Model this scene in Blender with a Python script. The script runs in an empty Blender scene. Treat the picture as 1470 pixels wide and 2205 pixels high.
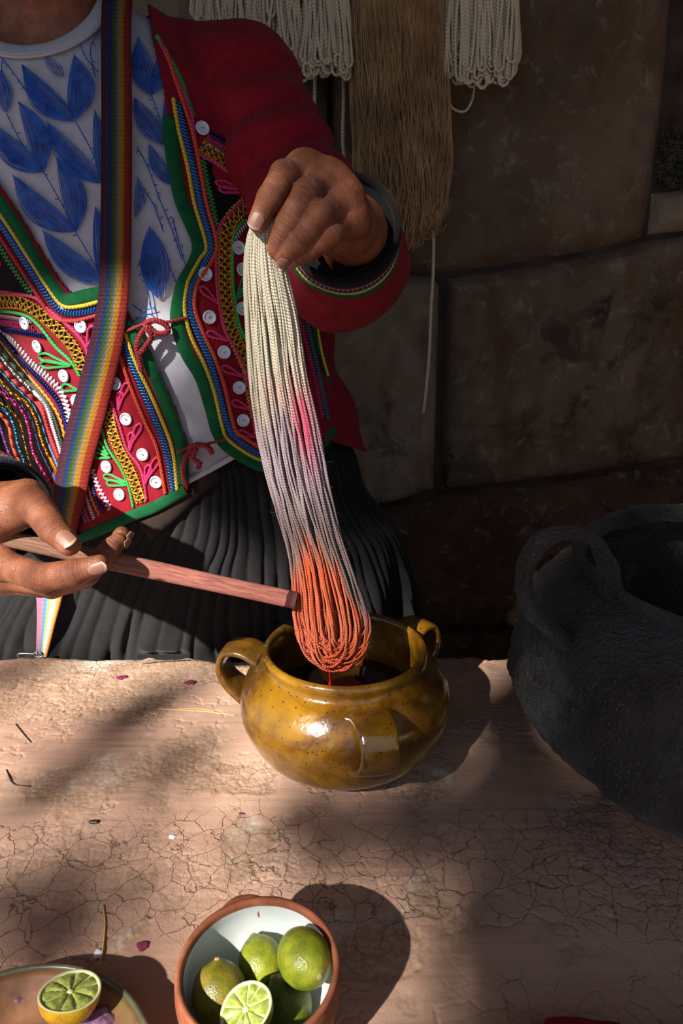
import bpy, bmesh, math, random
import numpy as np
from mathutils import Vector, Matrix
from mathutils.geometry import delaunay_2d_cdt

random.seed(7)
RNG = np.random.default_rng(7)
scene = bpy.context.scene
COL = scene.collection

# ------------------------------------------------------------------ camera, world, sun, exposure
PITCH = math.radians(17.5)
CAMP = np.array([0.0, 0.0, 0.90])
FPX = 1470.0
cam_d = bpy.data.cameras.new('camera')
cam = bpy.data.objects.new('camera', cam_d)
COL.objects.link(cam)
cam.location = CAMP
cam.rotation_euler = (math.pi / 2 - PITCH, 0, 0)
cam_d.sensor_fit = 'VERTICAL'
cam_d.sensor_height = 36.0
cam_d.sensor_width = 24.0
cam_d.lens = 24.0
cam_d.clip_start = 0.01
cam_d.dof.use_dof = True
cam_d.dof.focus_distance = 0.66
cam_d.dof.aperture_fstop = 13.0
scene.camera = cam

SUN = np.array([0.049, 0.067, -0.060])
SUN /= np.linalg.norm(SUN)                       # direction the sunlight travels
sun_d = bpy.data.lights.new('sun', 'SUN')
sun_d.energy = 11.5
sun_d.angle = math.radians(0.9)
sun_d.color = (1.0, 0.93, 0.84)
sun = bpy.data.objects.new('sun', sun_d)
COL.objects.link(sun)
sun.rotation_euler = Vector(SUN).to_track_quat('-Z', 'Y').to_euler()
sun.location = tuple(-SUN * 12)

world = bpy.data.worlds.new('world')
scene.world = world
world.use_nodes = True
wn = world.node_tree
wn.nodes['Background'].inputs[0].default_value = (0.66, 0.75, 0.95, 1)
wn.nodes['Background'].inputs[1].default_value = 0.55

scene.view_settings.view_transform = 'Standard'
scene.view_settings.look = 'None'
scene.view_settings.gamma = 1.0
scene.view_settings.use_curve_mapping = False
scene.view_settings.exposure = 0.0

# ------------------------------------------------------------------ measuring helpers
_F = np.array([0, math.cos(PITCH), -math.sin(PITCH)])
_U = np.array([0, math.sin(PITCH), math.cos(PITCH)])
_R = np.array([1.0, 0, 0])


def ray(u, v):
    u = np.asarray(u, float); v = np.asarray(v, float)
    return ((u - 735) / FPX)[..., None] * _R - ((v - 1102.5) / FPX)[..., None] * _U + _F


def at(u, v, t):
    return CAMP + ray(u, v) * np.asarray(t, float)[..., None]


def on_z(u, v, z):
    d = ray(u, v)
    return CAMP + d * ((z - CAMP[2]) / d[..., 2])[..., None]


def on_y(u, v, y):
    d = ray(u, v)
    return CAMP + d * (y / d[..., 1])[..., None]


def proj(P):
    q = np.asarray(P, float) - CAMP
    t = q @ _F
    return 735 + FPX * (q @ _R) / t, 1102.5 - FPX * (q @ _U) / t, t


def nrm(a):
    a = np.asarray(a, float)
    return a / np.maximum(np.linalg.norm(a, axis=-1, keepdims=True), 1e-12)


# ------------------------------------------------------------------ numpy noise
def _hash(ix, iy, iz, seed):
    h = (ix.astype(np.int64) * 374761393 + iy.astype(np.int64) * 668265263 + iz.astype(np.int64) * 2147483647 + seed * 974711) & 0xFFFFFFFF
    h = ((h ^ (h >> 13)) * 1274126177) & 0xFFFFFFFF
    h = ((h ^ (h >> 16)) * 2246822519) & 0xFFFFFFFF
    return ((h ^ (h >> 15)) & 0xFFFFFF) / float(0xFFFFFF)


def vnoise(P, seed=0):
    P = np.asarray(P, float)
    i = np.floor(P).astype(np.int64)
    f = P - i
    f = f * f * (3 - 2 * f)
    r = 0
    for dx in (0, 1):
        for dy in (0, 1):
            for dz in (0, 1):
                w = (f[..., 0] if dx else 1 - f[..., 0]) * (f[..., 1] if dy else 1 - f[..., 1]) * (f[..., 2] if dz else 1 - f[..., 2])
                r = r + w * _hash(i[..., 0] + dx, i[..., 1] + dy, i[..., 2] + dz, seed)
    return r * 2 - 1


def fbm(P, oct=4, seed=0, gain=0.5):
    r = 0; a = 1.0
    P = np.asarray(P, float)
    for k in range(oct):
        r = r + a * vnoise(P * (2.03 ** k) + 17.3 * k, seed + k)
        a *= gain
    return r


def vor_edge(x, y, scale, seed=0):
    """2-D Voronoi: distance to the nearest cell border, in units of the input."""
    X = x * scale; Y = y * scale
    ix = np.floor(X); iy = np.floor(Y)
    f1 = np.full(X.shape, 1e9); f2 = np.full(X.shape, 1e9); cid = np.zeros(X.shape)
    z = np.zeros(X.shape, dtype=np.int64)
    for dx in (-1, 0, 1):
        for dy in (-1, 0, 1):
            cx = (ix + dx).astype(np.int64); cy = (iy + dy).astype(np.int64)
            hx = _hash(cx, cy, z, seed); hy = _hash(cx, cy, z + 5, seed + 31)
            d = np.hypot(cx + hx - X, cy + hy - Y)
            near = d < f1
            f2 = np.where(near, f1, np.minimum(f2, d))
            cid = np.where(near, hx * 0.5 + hy * 0.5, cid)
            f1 = np.where(near, d, f1)
    return (f2 - f1) / scale, cid


# ------------------------------------------------------------------ materials
def lin(h):
    h = h.lstrip('#')
    c = [int(h[i:i + 2], 16) / 255 for i in (0, 2, 4)]
    return tuple((x / 12.92 if x <= 0.04045 else ((x + 0.055) / 1.055) ** 2.4) for x in c) + (1.0,)


class Mat:
    def __init__(s, name, color='808080', rough=0.8, metal=0.0, spec=0.5):
        s.m = bpy.data.materials.new(name)
        s.m.use_nodes = True
        s.nt = s.m.node_tree
        s.b = s.nt.nodes['Principled BSDF']
        s.set('Base Color', lin(color) if isinstance(color, str) else color)
        s.set('Roughness', rough); s.set('Metallic', metal); s.set('Specular IOR Level', spec)
        s._tc = None

    def set(s, k, v):
        i = s.b.inputs[k]
        if hasattr(v, 'links') or isinstance(v, bpy.types.NodeSocket):
            s.nt.links.new(v, i)
        else:
            i.default_value = v
        return s

    def node(s, t, **kw):
        n = s.nt.nodes.new(t)
        for k, v in kw.items():
            setattr(n, k, v)
        return n

    def put(s, sock, v):
        if isinstance(v, bpy.types.NodeSocket):
            s.nt.links.new(v, sock)
        elif v is not None:
            sock.default_value = v

    def co(s, kind='Object'):
        if s._tc is None:
            s._tc = s.node('ShaderNodeTexCoord')
        return s._tc.outputs[kind]

    def mapping(s, vec, scale=(1, 1, 1), rot=(0, 0, 0), loc=(0, 0, 0)):
        n = s.node('ShaderNodeMapping')
        s.put(n.inputs[0], vec)
        n.inputs[1].default_value = loc; n.inputs[2].default_value = rot; n.inputs[3].default_value = scale
        return n.outputs[0]

    def noise(s, scale, detail=4, rough=0.55, vec=None, dist=0.0, color=False):
        n = s.node('ShaderNodeTexNoise')
        s.put(n.inputs['Vector'], vec if vec is not None else s.co())
        n.inputs['Scale'].default_value = scale; n.inputs['Detail'].default_value = detail
        n.inputs['Roughness'].default_value = rough; n.inputs['Distortion'].default_value = dist
        return n.outputs['Color' if color else 'Fac']

    def voronoi(s, scale, feature='F1', vec=None, rand=1.0, out='Distance'):
        n = s.node('ShaderNodeTexVoronoi', feature=feature)
        s.put(n.inputs['Vector'], vec if vec is not None else s.co())
        n.inputs['Scale'].default_value = scale; n.inputs['Randomness'].default_value = rand
        return n.outputs[out]

    def wave(s, scale, vec=None, dist=0.0, detail=2, dscale=1.0, dirn='X', prof='SIN'):
        n = s.node('ShaderNodeTexWave', bands_direction=dirn, wave_profile=prof)
        s.put(n.inputs['Vector'], vec if vec is not None else s.co())
        n.inputs['Scale'].default_value = scale; n.inputs['Distortion'].default_value = dist
        n.inputs['Detail'].default_value = detail; n.inputs['Detail Scale'].default_value = dscale
        return n.outputs['Fac']

    def ramp(s, fac, stops, interp='LINEAR'):
        n = s.node('ShaderNodeValToRGB')
        n.color_ramp.interpolation = interp
        e = n.color_ramp.elements
        while len(e) < len(stops):
            e.new(0.5)
        for q, (p, c) in zip(e, stops):
            q.position = p
            q.color = lin(c) if isinstance(c, str) else ((c, c, c, 1) if isinstance(c, (int, float)) else c)
        s.put(n.inputs[0], fac)
        return n.outputs[0]

    def mix(s, fac, a, b, mode='MIX'):
        n = s.node('ShaderNodeMix', data_type='RGBA', blend_type=mode)
        s.put(n.inputs[0], fac)
        s.put(n.inputs[6], lin(a) if isinstance(a, str) else a)
        s.put(n.inputs[7], lin(b) if isinstance(b, str) else b)
        return n.outputs[2]

    def math(s, op, a, b=0.0, clamp=False):
        n = s.node('ShaderNodeMath', operation=op, use_clamp=clamp)
        s.put(n.inputs[0], a); s.put(n.inputs[1], b)
        return n.outputs[0]

    def attr(s, name, out='Fac'):
        n = s.node('ShaderNodeAttribute', attribute_name=name)
        return n.outputs[out]

    def bump(s, h, strength=0.5, dist=0.001, normal=None):
        n = s.node('ShaderNodeBump')
        n.inputs['Strength'].default_value = strength; n.inputs['Distance'].default_value = dist
        s.put(n.inputs['Height'], h)
        if normal is not None:
            s.put(n.inputs['Normal'], normal)
        s.set('Normal', n.outputs[0])
        return n.outputs[0]


# ------------------------------------------------------------------ mesh helpers
def obj(name, verts, faces, mat, parent=None, smooth=True, attrs=None, uvs=None):
    me = bpy.data.meshes.new(name)
    verts = np.asarray(verts, float)
    if isinstance(faces, np.ndarray):
        nf, k = faces.shape
        me.vertices.add(len(verts)); me.vertices.foreach_set('co', verts.ravel())
        me.loops.add(nf * k); me.loops.foreach_set('vertex_index', faces.astype(np.int32).ravel())
        me.polygons.add(nf); me.polygons.foreach_set('loop_start', np.arange(0, nf * k, k, dtype=np.int32))
        me.update(calc_edges=True)
    else:
        me.from_pydata(verts.tolist(), [], faces)
    if smooth:
        me.polygons.foreach_set('use_smooth', np.ones(len(me.polygons), bool))
    if attrs:
        for k, a in attrs.items():
            a = np.asarray(a, float)
            if a.ndim == 1:
                at_ = me.attributes.new(k, 'FLOAT', 'POINT'); at_.data.foreach_set('value', a)
            else:
                at_ = me.attributes.new(k, 'FLOAT_COLOR', 'POINT')
                at_.data.foreach_set('color', np.c_[a[:, :3], np.ones(len(a))].ravel())
    if uvs is not None:
        ul = me.uv_layers.new(name='UVMap')
        vi = np.empty(len(me.loops), dtype=np.int32); me.loops.foreach_get('vertex_index', vi)
        ul.data.foreach_set('uv', np.asarray(uvs, float)[vi].ravel())
    me.update()
    o = bpy.data.objects.new(name, me)
    COL.objects.link(o)
    if mat is not None:
        me.materials.append(mat.m if isinstance(mat, Mat) else mat)
    if parent is not None:
        o.parent = parent
    return o


def tag(o, label=None, cat=None, group=None, kind=None):
    if label: o['label'] = label
    if cat: o['category'] = cat
    if group: o['group'] = group
    if kind: o['kind'] = kind
    return o


def empty(name, label, cat, group=None):
    """A thing's root. All parts are modelled in world space, so the root stays at the origin until settle()."""
    o = bpy.data.objects.new(name, None)
    o.empty_display_size = 0.05
    COL.objects.link(o)
    return tag(o, label, cat, group)


def settle(root, loc):
    """Move a root Empty to the thing's base without moving its parts."""
    root.location = tuple(loc)
    for c in root.children:
        c.matrix_parent_inverse = Matrix.Translation(-Vector(loc))


class MB:
    """Collects shapes that make ONE part."""
    def __init__(s):
        s.v = []; s.f = []; s.uv = []; s.n = 0

    def add(s, v, f, uv=None):
        v = np.asarray(v, float)
        s.v.append(v)
        n0 = s.n
        s.f += [[i + n0 for i in q] for q in f]
        s.uv.append(np.zeros((len(v), 2)) if uv is None else np.asarray(uv, float))
        s.n += len(v)
        return s

    def tube(s, pts, r, sides=8, closed=False, caps=True, flat=1.0, up=None):
        v, f, uv = tube(pts, r, sides, closed, caps, flat, up)
        return s.add(v, f, uv)

    def build(s, name, mat, parent=None, smooth=True, attrs=None):
        return obj(name, np.concatenate(s.v), s.f, mat, parent, smooth, attrs, np.concatenate(s.uv))


def frames(pts, closed=False, up=None):
    pts = np.asarray(pts, float)
    if closed:
        T = nrm(np.roll(pts, -1, 0) - np.roll(pts, 1, 0))
    else:
        T = np.empty_like(pts)
        T[1:-1] = pts[2:] - pts[:-2]; T[0] = pts[1] - pts[0]; T[-1] = pts[-1] - pts[-2]
        T = nrm(T)
    if up is not None:
        up = np.asarray(up, float)
        if up.ndim == 1:
            up = np.repeat(up[None], len(pts), 0)
        N = nrm(up - (up * T).sum(1, keepdims=True) * T)
    else:
        N = np.empty_like(pts)
        a = np.array([0, 0, 1.0]) if abs(T[0][2]) < 0.9 else np.array([1.0, 0, 0])
        n = a - a @ T[0] * T[0]; n /= np.linalg.norm(n)
        for i in range(len(pts)):
            n = n - n @ T[i] * T[i]
            n /= max(np.linalg.norm(n), 1e-9)
            N[i] = n
    return T, N, np.cross(T, N)


def tube(pts, r, sides=8, closed=False, caps=True, flat=1.0, up=None):
    pts = np.asarray(pts, float); n = len(pts)
    T, N, B = frames(pts, closed, up)
    r = np.broadcast_to(np.asarray(r, float), (n,))
    a = np.linspace(0, 2 * np.pi, sides, endpoint=False)
    V = pts[:, None] + r[:, None, None] * (np.cos(a)[None, :, None] * N[:, None] * flat + np.sin(a)[None, :, None] * B[:, None])
    V = V.reshape(-1, 3)
    L = np.r_[0, np.cumsum(np.linalg.norm(np.diff(pts, axis=0), axis=1))]
    uv = np.stack([np.repeat(L, sides), np.tile(a / (2 * np.pi), n)], 1)
    m_ = n if closed else n - 1
    I, K = np.meshgrid(np.arange(m_), np.arange(sides), indexing='ij')
    Jn = (I + 1) % n; L2 = (K + 1) % sides
    F = np.stack([I * sides + K, I * sides + L2, Jn * sides + L2, Jn * sides + K], -1).reshape(-1, 4).tolist()
    if caps and not closed:
        F.append(list(range(sides))[::-1]); F.append([(n - 1) * sides + k for k in range(sides)])
    return V, F, uv


def catmull(pts, step):
    """Smooth curve through points, resampled at an even step."""
    P = np.asarray(pts, float)
    if len(P) == 2:
        D = P
    else:
        Q = np.vstack([2 * P[0] - P[1], P, 2 * P[-1] - P[-2]])
        D = []
        for i in range(1, len(Q) - 2):
            t = np.linspace(0, 1, 12, endpoint=False)[:, None]
            a, b, c, d = Q[i - 1], Q[i], Q[i + 1], Q[i + 2]
            D.append(0.5 * (2 * b + (c - a) * t + (2 * a - 5 * b + 4 * c - d) * t ** 2 + (3 * b - a - 3 * c + d) * t ** 3))
        D = np.vstack(D + [P[-1:]])
    L = np.r_[0, np.cumsum(np.linalg.norm(np.diff(D, axis=0), axis=1))]
    n = max(2, int(round(L[-1] / step)) + 1)
    s = np.linspace(0, L[-1], n)
    return np.stack([np.interp(s, L, D[:, k]) for k in range(D.shape[1])], 1)


def grid_faces(nu, nv, wrap_u=False, wrap_v=False):
    I, Jg = np.meshgrid(np.arange(nu if wrap_u else nu - 1), np.arange(nv if wrap_v else nv - 1), indexing='ij')
    I2 = (I + 1) % nu; J2 = (Jg + 1) % nv
    return np.stack([I * nv + Jg, I2 * nv + Jg, I2 * nv + J2, I * nv + J2], -1).reshape(-1, 4).tolist()


def lathe(profile, center, n=72, wob=0.0, seed=0, close=True):
    pr = np.asarray(profile, float)
    th = np.linspace(0, 2 * np.pi, n, endpoint=False)
    r = pr[:, 0][None, :] * np.ones((n, 1)); z = pr[:, 1][None, :] * np.ones((n, 1))
    P = np.stack([r * np.cos(th)[:, None], r * np.sin(th)[:, None], z], -1)
    if wob:
        P[..., :2] *= (1 + wob * fbm(P * 14, 3, seed))[..., None]
        P[..., 2] += wob * 0.05 * fbm(P * 9 + 5, 2, seed + 3)
    V = (P + np.asarray(center)).reshape(-1, 3)
    m = pr.shape[0]
    F = grid_faces(n, m, wrap_u=True)
    if close:
        for j, flip in ((0, False), (m - 1, True)):
            if pr[j, 0] > 1e-5:
                ring = [i * m + j for i in range(n)]
                F.append(ring if flip else ring[::-1])
    return V, F


def smooth_profile(pr, k=6):
    return catmull(pr, sum(np.linalg.norm(np.diff(np.asarray(pr), axis=0), axis=1)) / (len(pr) * k))


def in_poly(px, py, poly):
    poly = np.asarray(poly, float)
    ins = np.zeros(np.shape(px), bool)
    j = len(poly) - 1
    for i in range(len(poly)):
        xi, yi = poly[i]; xj, yj = poly[j]
        c = ((yi > py) != (yj > py)) & (px < (xj - xi) * (py - yi) / ((yj - yi) if yj != yi else 1e-9) + xi)
        ins ^= c
        j = i
    return ins


def poly_dist(px, py, poly):
    poly = np.asarray(poly, float)
    d = np.full(np.shape(px), 1e9)
    for i in range(len(poly)):
        a = poly[i]; b = poly[(i + 1) % len(poly)]
        ab = b - a
        t = np.clip(((px - a[0]) * ab[0] + (py - a[1]) * ab[1]) / (ab @ ab + 1e-12), 0, 1)
        d = np.minimum(d, np.hypot(px - a[0] - t * ab[0], py - a[1] - t * ab[1]))
    return d


def fill_poly(poly, step):
    """Triangulate a 2-D outline with an even interior grid; returns points and triangles."""
    poly = np.asarray(poly, float)
    ring = []
    for i in range(len(poly)):
        a = poly[i]; b = poly[(i + 1) % len(poly)]
        n = max(1, int(np.linalg.norm(b - a) / step))
        ring += [a + (b - a) * k / n for k in range(n)]
    ring = np.array(ring)
    x = np.arange(poly[:, 0].min(), poly[:, 0].max(), step)
    y = np.arange(poly[:, 1].min(), poly[:, 1].max(), step)
    X, Y = np.meshgrid(x, y)
    X = X.ravel(); Y = Y.ravel()
    k = in_poly(X, Y, poly) & (poly_dist(X, Y, poly) > step * 0.5)
    pts = np.vstack([ring, np.c_[X[k], Y[k]]])
    e = [(i, (i + 1) % len(ring)) for i in range(len(ring))]
    r = delaunay_2d_cdt([Vector(p) for p in pts.tolist()], e, [list(range(len(ring)))], 1, 1e-7)
    return np.array([tuple(p) for p in r[0]]), [list(f) for f in r[2]]


# ------------------------------------------------------------------ signed-distance modelling (organic shapes)
def sd_seg(P, a, b, r1, r2):
    a = np.asarray(a, float); b = np.asarray(b, float)
    pa = P - a; ba = b - a
    h = np.clip(pa @ ba / (ba @ ba + 1e-12), 0, 1)
    return np.linalg.norm(pa - h[..., None] * ba, axis=-1) - (r1 + (r2 - r1) * h)


def sd_ell(P, c, r, M=None):
    q = P - np.asarray(c, float)
    if M is not None:
        q = q @ np.asarray(M).T
    r = np.asarray(r, float)
    k0 = np.linalg.norm(q / r, axis=-1); k1 = np.linalg.norm(q / (r * r), axis=-1)
    return k0 * (k0 - 1) / np.maximum(k1, 1e-9)


def smin(a, b, k):
    h = np.maximum(k - np.abs(a - b), 0) / k
    return np.minimum(a, b) - h * h * k * 0.25


def smax(a, b, k):
    return -smin(-a, -b, k)


def sdf_mesh(f, lo, hi, h, B=6):
    """Surface nets over a blockwise-evaluated grid."""
    lo = np.asarray(lo, float); hi = np.asarray(hi, float)
    nb = np.ceil((hi - lo) / (h * B)).astype(int)
    n = nb * B + 1
    F = np.full(n, 1.0)
    bc = np.stack(np.meshgrid(*[np.arange(k) for k in nb], indexing='ij'), -1).reshape(-1, 3)
    cen = lo + (bc * B + B / 2) * h
    d = f(cen)
    near = np.abs(d) < B * h * 1.35
    F_sign = d.reshape(nb)
    for ax in range(3):
        F_sign = np.repeat(F_sign, B, axis=ax)
    F[:n[0] - 1, :n[1] - 1, :n[2] - 1] = np.where(F_sign < 0, -1.0, 1.0)
    loc = np.stack(np.meshgrid(*[np.arange(B + 1)] * 3, indexing='ij'), -1).reshape(-1, 3)
    sel = bc[near]
    for s0 in range(0, len(sel), 400):
        idx = (sel[s0:s0 + 400, None] * B + loc[None]).reshape(-1, 3)
        F[idx[:, 0], idx[:, 1], idx[:, 2]] = f(lo + idx * h)
    S = F < 0
    c = [slice(0, -1), slice(1, None)]
    corner = {}
    cnt = 0
    for i in (0, 1):
        for j in (0, 1):
            for k in (0, 1):
                corner[i, j, k] = F[c[i], c[j], c[k]]
                cnt = cnt + (corner[i, j, k] < 0)
    act = (cnt > 0) & (cnt < 8)
    ids = np.full(act.shape, -1, dtype=np.int64)
    cells = np.argwhere(act)
    ids[act] = np.arange(len(cells))
    vals = {k: v[act] for k, v in corner.items()}
    acc = np.zeros((len(cells), 3)); w = np.zeros(len(cells))
    for ax in range(3):
        for p in (0, 1):
            for q in (0, 1):
                a = [0, 0, 0]; b = [0, 0, 0]
                o = [x for x in range(3) if x != ax]
                a[o[0]] = b[o[0]] = p; a[o[1]] = b[o[1]] = q; b[ax] = 1
                va = vals[tuple(a)]; vb = vals[tuple(b)]
                m = (va < 0) != (vb < 0)
                t = np.where(m, va / np.where(m, va - vb, 1), 0)
                pos = np.array(a, float)[None] + t[:, None] * np.eye(3)[ax]
                acc += pos * m[:, None]; w += m
    V = lo + (cells + acc / w[:, None]) * h
    Q = []
    for ax in range(3):
        o = [(1, 2), (2, 0), (0, 1)][ax]
        sl0 = [slice(1, -1)] * 3; sl1 = [slice(1, -1)] * 3
        sl0[ax] = slice(0, -1); sl1[ax] = slice(1, None)
        A = S[tuple(sl0)]; Bm = S[tuple(sl1)]
        e = np.argwhere(A != Bm)
        if not len(e):
            continue
        base = e.copy()
        for x in range(3):
            if x != ax:
                base[:, x] += 1
        ins = A[e[:, 0], e[:, 1], e[:, 2]]
        def cid(d0, d1):
            q = base.copy(); q[:, o[0]] += d0; q[:, o[1]] += d1
            return ids[q[:, 0], q[:, 1], q[:, 2]]
        quad = np.stack([cid(-1, -1), cid(0, -1), cid(0, 0), cid(-1, 0)], 1)
        quad[~ins] = quad[~ins][:, ::-1]
        Q.append(quad)
    Q = np.vstack(Q)
    Q = Q[(Q >= 0).all(1)]
    return V, Q


def sdf_normals(f, V, e=4e-4):
    g = np.stack([f(V + np.eye(3)[k] * e) - f(V - np.eye(3)[k] * e) for k in range(3)], -1)
    return nrm(g)
# ------------------------------------------------------------------ the setting
BENCH = 0.45
M = {}
m = M['floor'] = Mat('packed_earth', '5a4436', 0.95)
m.set('Base Color', m.ramp(m.noise(6), [(0.3, '4a372b'), (0.7, '6d5443')]))
m.bump(m.noise(40, 6), 0.6, 0.004)
m = M['roof'] = Mat('roof_boards', '3a2c22', 0.9)
m.set('Base Color', m.ramp(m.noise(9, vec=m.mapping(m.co(), (1, 12, 1))), [(0.3, '2c2119'), (0.7, '4a392c')]))
m = M['plaster'] = Mat('mud_plaster', '4d4035', 0.95)
m.set('Base Color', m.ramp(m.noise(5), [(0.3, '41352c'), (0.7, '5c4c3f')]))
m.bump(m.noise(30, 6), 0.6, 0.004)


def box(name, lo, hi, mat, parent=None):
    (a, b, c), (d, e, f) = lo, hi
    V = [(a, b, c), (d, b, c), (d, e, c), (a, e, c), (a, b, f), (d, b, f), (d, e, f), (a, e, f)]
    F = [(0, 3, 2, 1), (4, 5, 6, 7), (0, 1, 5, 4), (1, 2, 6, 5), (2, 3, 7, 6), (3, 0, 4, 7)]
    return obj(name, V, F, mat, parent, smooth=False)


WALL_Y = 1.36
tag(box('floor', (-3.2, -2.5, -0.05), (1.35, 1.62, 0.0), M['floor']), 'packed earth floor under the roofed work place', kind='structure')
tag(box('shade_wall_right', (1.15, -0.3, 0.0), (1.35, 1.62, 2.33), M['plaster']), 'unseen mud plastered side wall added to block sky light', kind='structure')  # out of view, put in to keep sky light off the right side
ceil = tag(box('shade_roof', (-3.2, -0.80, 2.33), (1.35, 1.62, 2.40), M['roof']), 'unseen dark plank roof added to block sky light and cut the sun', kind='structure')  # unseen roof, eave placed to shade the upper body and the wall
for k in range(5):
    box('roof_beam', (-3.0 + k * 1.05, -0.78, 2.24), (-2.9 + k * 1.05, 1.60, 2.33), M['roof'], ceil)

# stone wall: dark joint bed + one mesh for every stone
m = M['joint'] = Mat('wall_joint', '3a3027', 1.0)
m.set('Base Color', m.ramp(m.noise(14), [(0.35, '2c231c'), (0.7, '50443a')]))
m.bump(m.noise(60, 5), 0.7, 0.004)
wall = tag(box('wall_back', (-3.2, WALL_Y, 0.0), (1.15, WALL_Y + 0.25, 2.33), M['joint']),
           'wall of big weathered stone blocks behind the person', kind='structure')


def stone_mat(name, a, b, c, soot):
    m = Mat(name, a, 0.93, spec=0.25)
    n1 = m.noise(4.2, 7, 0.66)
    base = m.ramp(n1, [(0.30, a), (0.52, b), (0.72, c)])
    streak = m.noise(9, 6, 0.62, vec=m.mapping(m.co(), (1.6, 1, 0.45)))
    base = m.mix(m.ramp(streak, [(0.52, 0.0), (0.68, 0.75)]), base, lin('6b4a30'))
    pale = m.noise(26, 8, 0.7, dist=0.6)
    base = m.mix(m.ramp(pale, [(0.56, 0.0), (0.70, 0.7)]), base, lin('b5a894'))
    blotch = m.noise(13, 6, 0.66, dist=0.9)
    msk = m.math('MULTIPLY', m.ramp(m.noise(2.6, 2), [(0.45, 0.0), (0.62, 1.0)]), m.ramp(blotch, [(0.50, 0.0), (0.60, 1.0)]))
    base = m.mix(m.math('MULTIPLY', msk, soot), base, lin('1c1b1a'))
    m.set('Base Color', base)
    h = m.math('ADD', m.noise(34, 9, 0.68), m.math('MULTIPLY', m.noise(150, 4, 0.6), 0.35))
    m.bump(h, 1.0, 0.014)
    return m


SM = [stone_mat('stone_brown', '5e4c3c', '7d6a55', '95836c', 0.35),
      stone_mat('stone_grey', '82745f', '9f907a', 'b6a893', 0.5),
      stone_mat('stone_sooty', '62513f', '81705c', '9a8a74', 0.95),
      stone_mat('stone_dark', '4a3a2c', '655040', '7c6750', 0.6)]
SPX = [  # outlines read on the wall plane, then stones beyond the picture so that the wall goes on
    ([(716, -260), (1452, -260), (1440, 0), (1424, 200), (1402, 380), (1378, 512), (1290, 535), (1200, 551), (1080, 572), (960, 585), (830, 583), (716, 580)], 0, 0.030),
    ([(600, 598), (760, 596), (868, 592), (930, 597), (944, 616), (940, 800), (932, 1050), (880, 1068), (834, 1082), (720, 1092), (600, 1100)], 1, 0.040),
    ([(962, 600), (1080, 584), (1200, 563), (1300, 546), (1384, 520), (1480, 508), (1760, 500), (1760, 955), (1470, 984), (1330, 1005), (1200, 1026), (1060, 1044), (950, 1054), (952, 900), (956, 720)], 2, 0.034),
    ([(560, 1112), (720, 1102), (840, 1094), (945, 1068), (1060, 1056), (1200, 1040), (1330, 1017), (1470, 997), (1760, 968), (1760, 1330), (1330, 1345), (900, 1350), (560, 1352)], 3, 0.024),
    ([(1400, 418), (1470, 409), (1760, 398), (1760, 488), (1470, 497), (1392, 506)], 1, 0.036),
    ([(1484, -260), (1760, -260), (1760, 386), (1496, 384), (1478, 210), (1474, 60)], 3, 0.020),
    ([(-900, -260), (-260, -260), (-250, 250), (-250, 560), (-900, 566)], 0, 0.02),
    ([(-238, -260), (240, -260), (236, 580), (-238, 566)], 2, 0.02),
    ([(252, -260), (704, -260), (704, 582), (250, 580)], 1, 0.026),
    ([(-900, 580), (-20, 582), (-10, 1096), (-900, 1090)], 3, 0.02),
    ([(4, 588), (588, 597), (588, 1098), (14, 1100)], 0, 0.024),
    ([(-900, 1104), (546, 1112), (546, 1352), (-900, 1352)], 2, 0.02),
    ([(-900, 1366), (300, 1366), (300, 1760), (-900, 1760)], 1, 0.02),
    ([(314, 1366), (1100, 1364), (1100, 1760), (314, 1760)], 3, 0.02),
    ([(1114, 1360), (1760, 1345), (1760, 1760), (1114, 1760)], 0, 0.02),
]
for k, (pp, mi, dep) in enumerate(SPX):
    pp = np.array(pp, float)
    w3 = on_y(pp[:, 0], pp[:, 1], WALL_Y)
    poly = w3[:, [0, 2]]
    vis = k < 6
    pts, tri = fill_poly(poly, 0.011 if vis else 0.04)
    d = poly_dist(pts[:, 0], pts[:, 1], poly)
    q = np.c_[pts * 1.0, np.full(len(pts), k * 3.1)]
    edge = 1 - np.exp(-d / (0.009 + 0.004 * fbm(q * 9, 2, k)))
    hgt = dep * edge + (0.010 * fbm(q * 6, 4, k + 20) + 0.0035 * fbm(q * 38, 3, k + 40)) * np.clip(d / 0.03, 0, 1)
    V = np.c_[pts[:, 0], WALL_Y - 0.002 - hgt, pts[:, 1]]
    obj('stone', V, [f[::-1] if False else f for f in tri], SM[mi], wall)

# mossy rubble in the hollow at the edge of the wall
m = M['moss'] = Mat('dry_moss', '4a4a3c', 0.95)
m.set('Base Color', m.ramp(m.noise(60, 4), [(0.3, '2a2b20'), (0.6, '5d5d4b'), (0.8, '8d8a78')]))
mb = MB()
for k in range(420):
    c = on_y(RNG.uniform(1418, 1492), RNG.uniform(292, 402), WALL_Y - 0.004)
    dv = RNG.normal(size=3) * 0.010; dv[1] = -abs(dv[1])
    bend = RNG.normal(size=3) * 0.004
    mb.tube([c, c + dv * 0.5 + bend, c + dv], [0.0011, 0.0009, 0.0004], 4)
tag(mb.build('moss_tuft', M['moss']), 'tuft of dry grey moss in the dark gap between the wall stones', 'moss', kind='stuff')

# ------------------------------------------------------------------ clay bench with real cracks
def axis(lo, a, b, hi, coarse, fine):
    return np.unique(np.round(np.r_[np.arange(lo, a, coarse), np.arange(a, b, fine), np.arange(b, hi, coarse), hi], 6))


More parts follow.
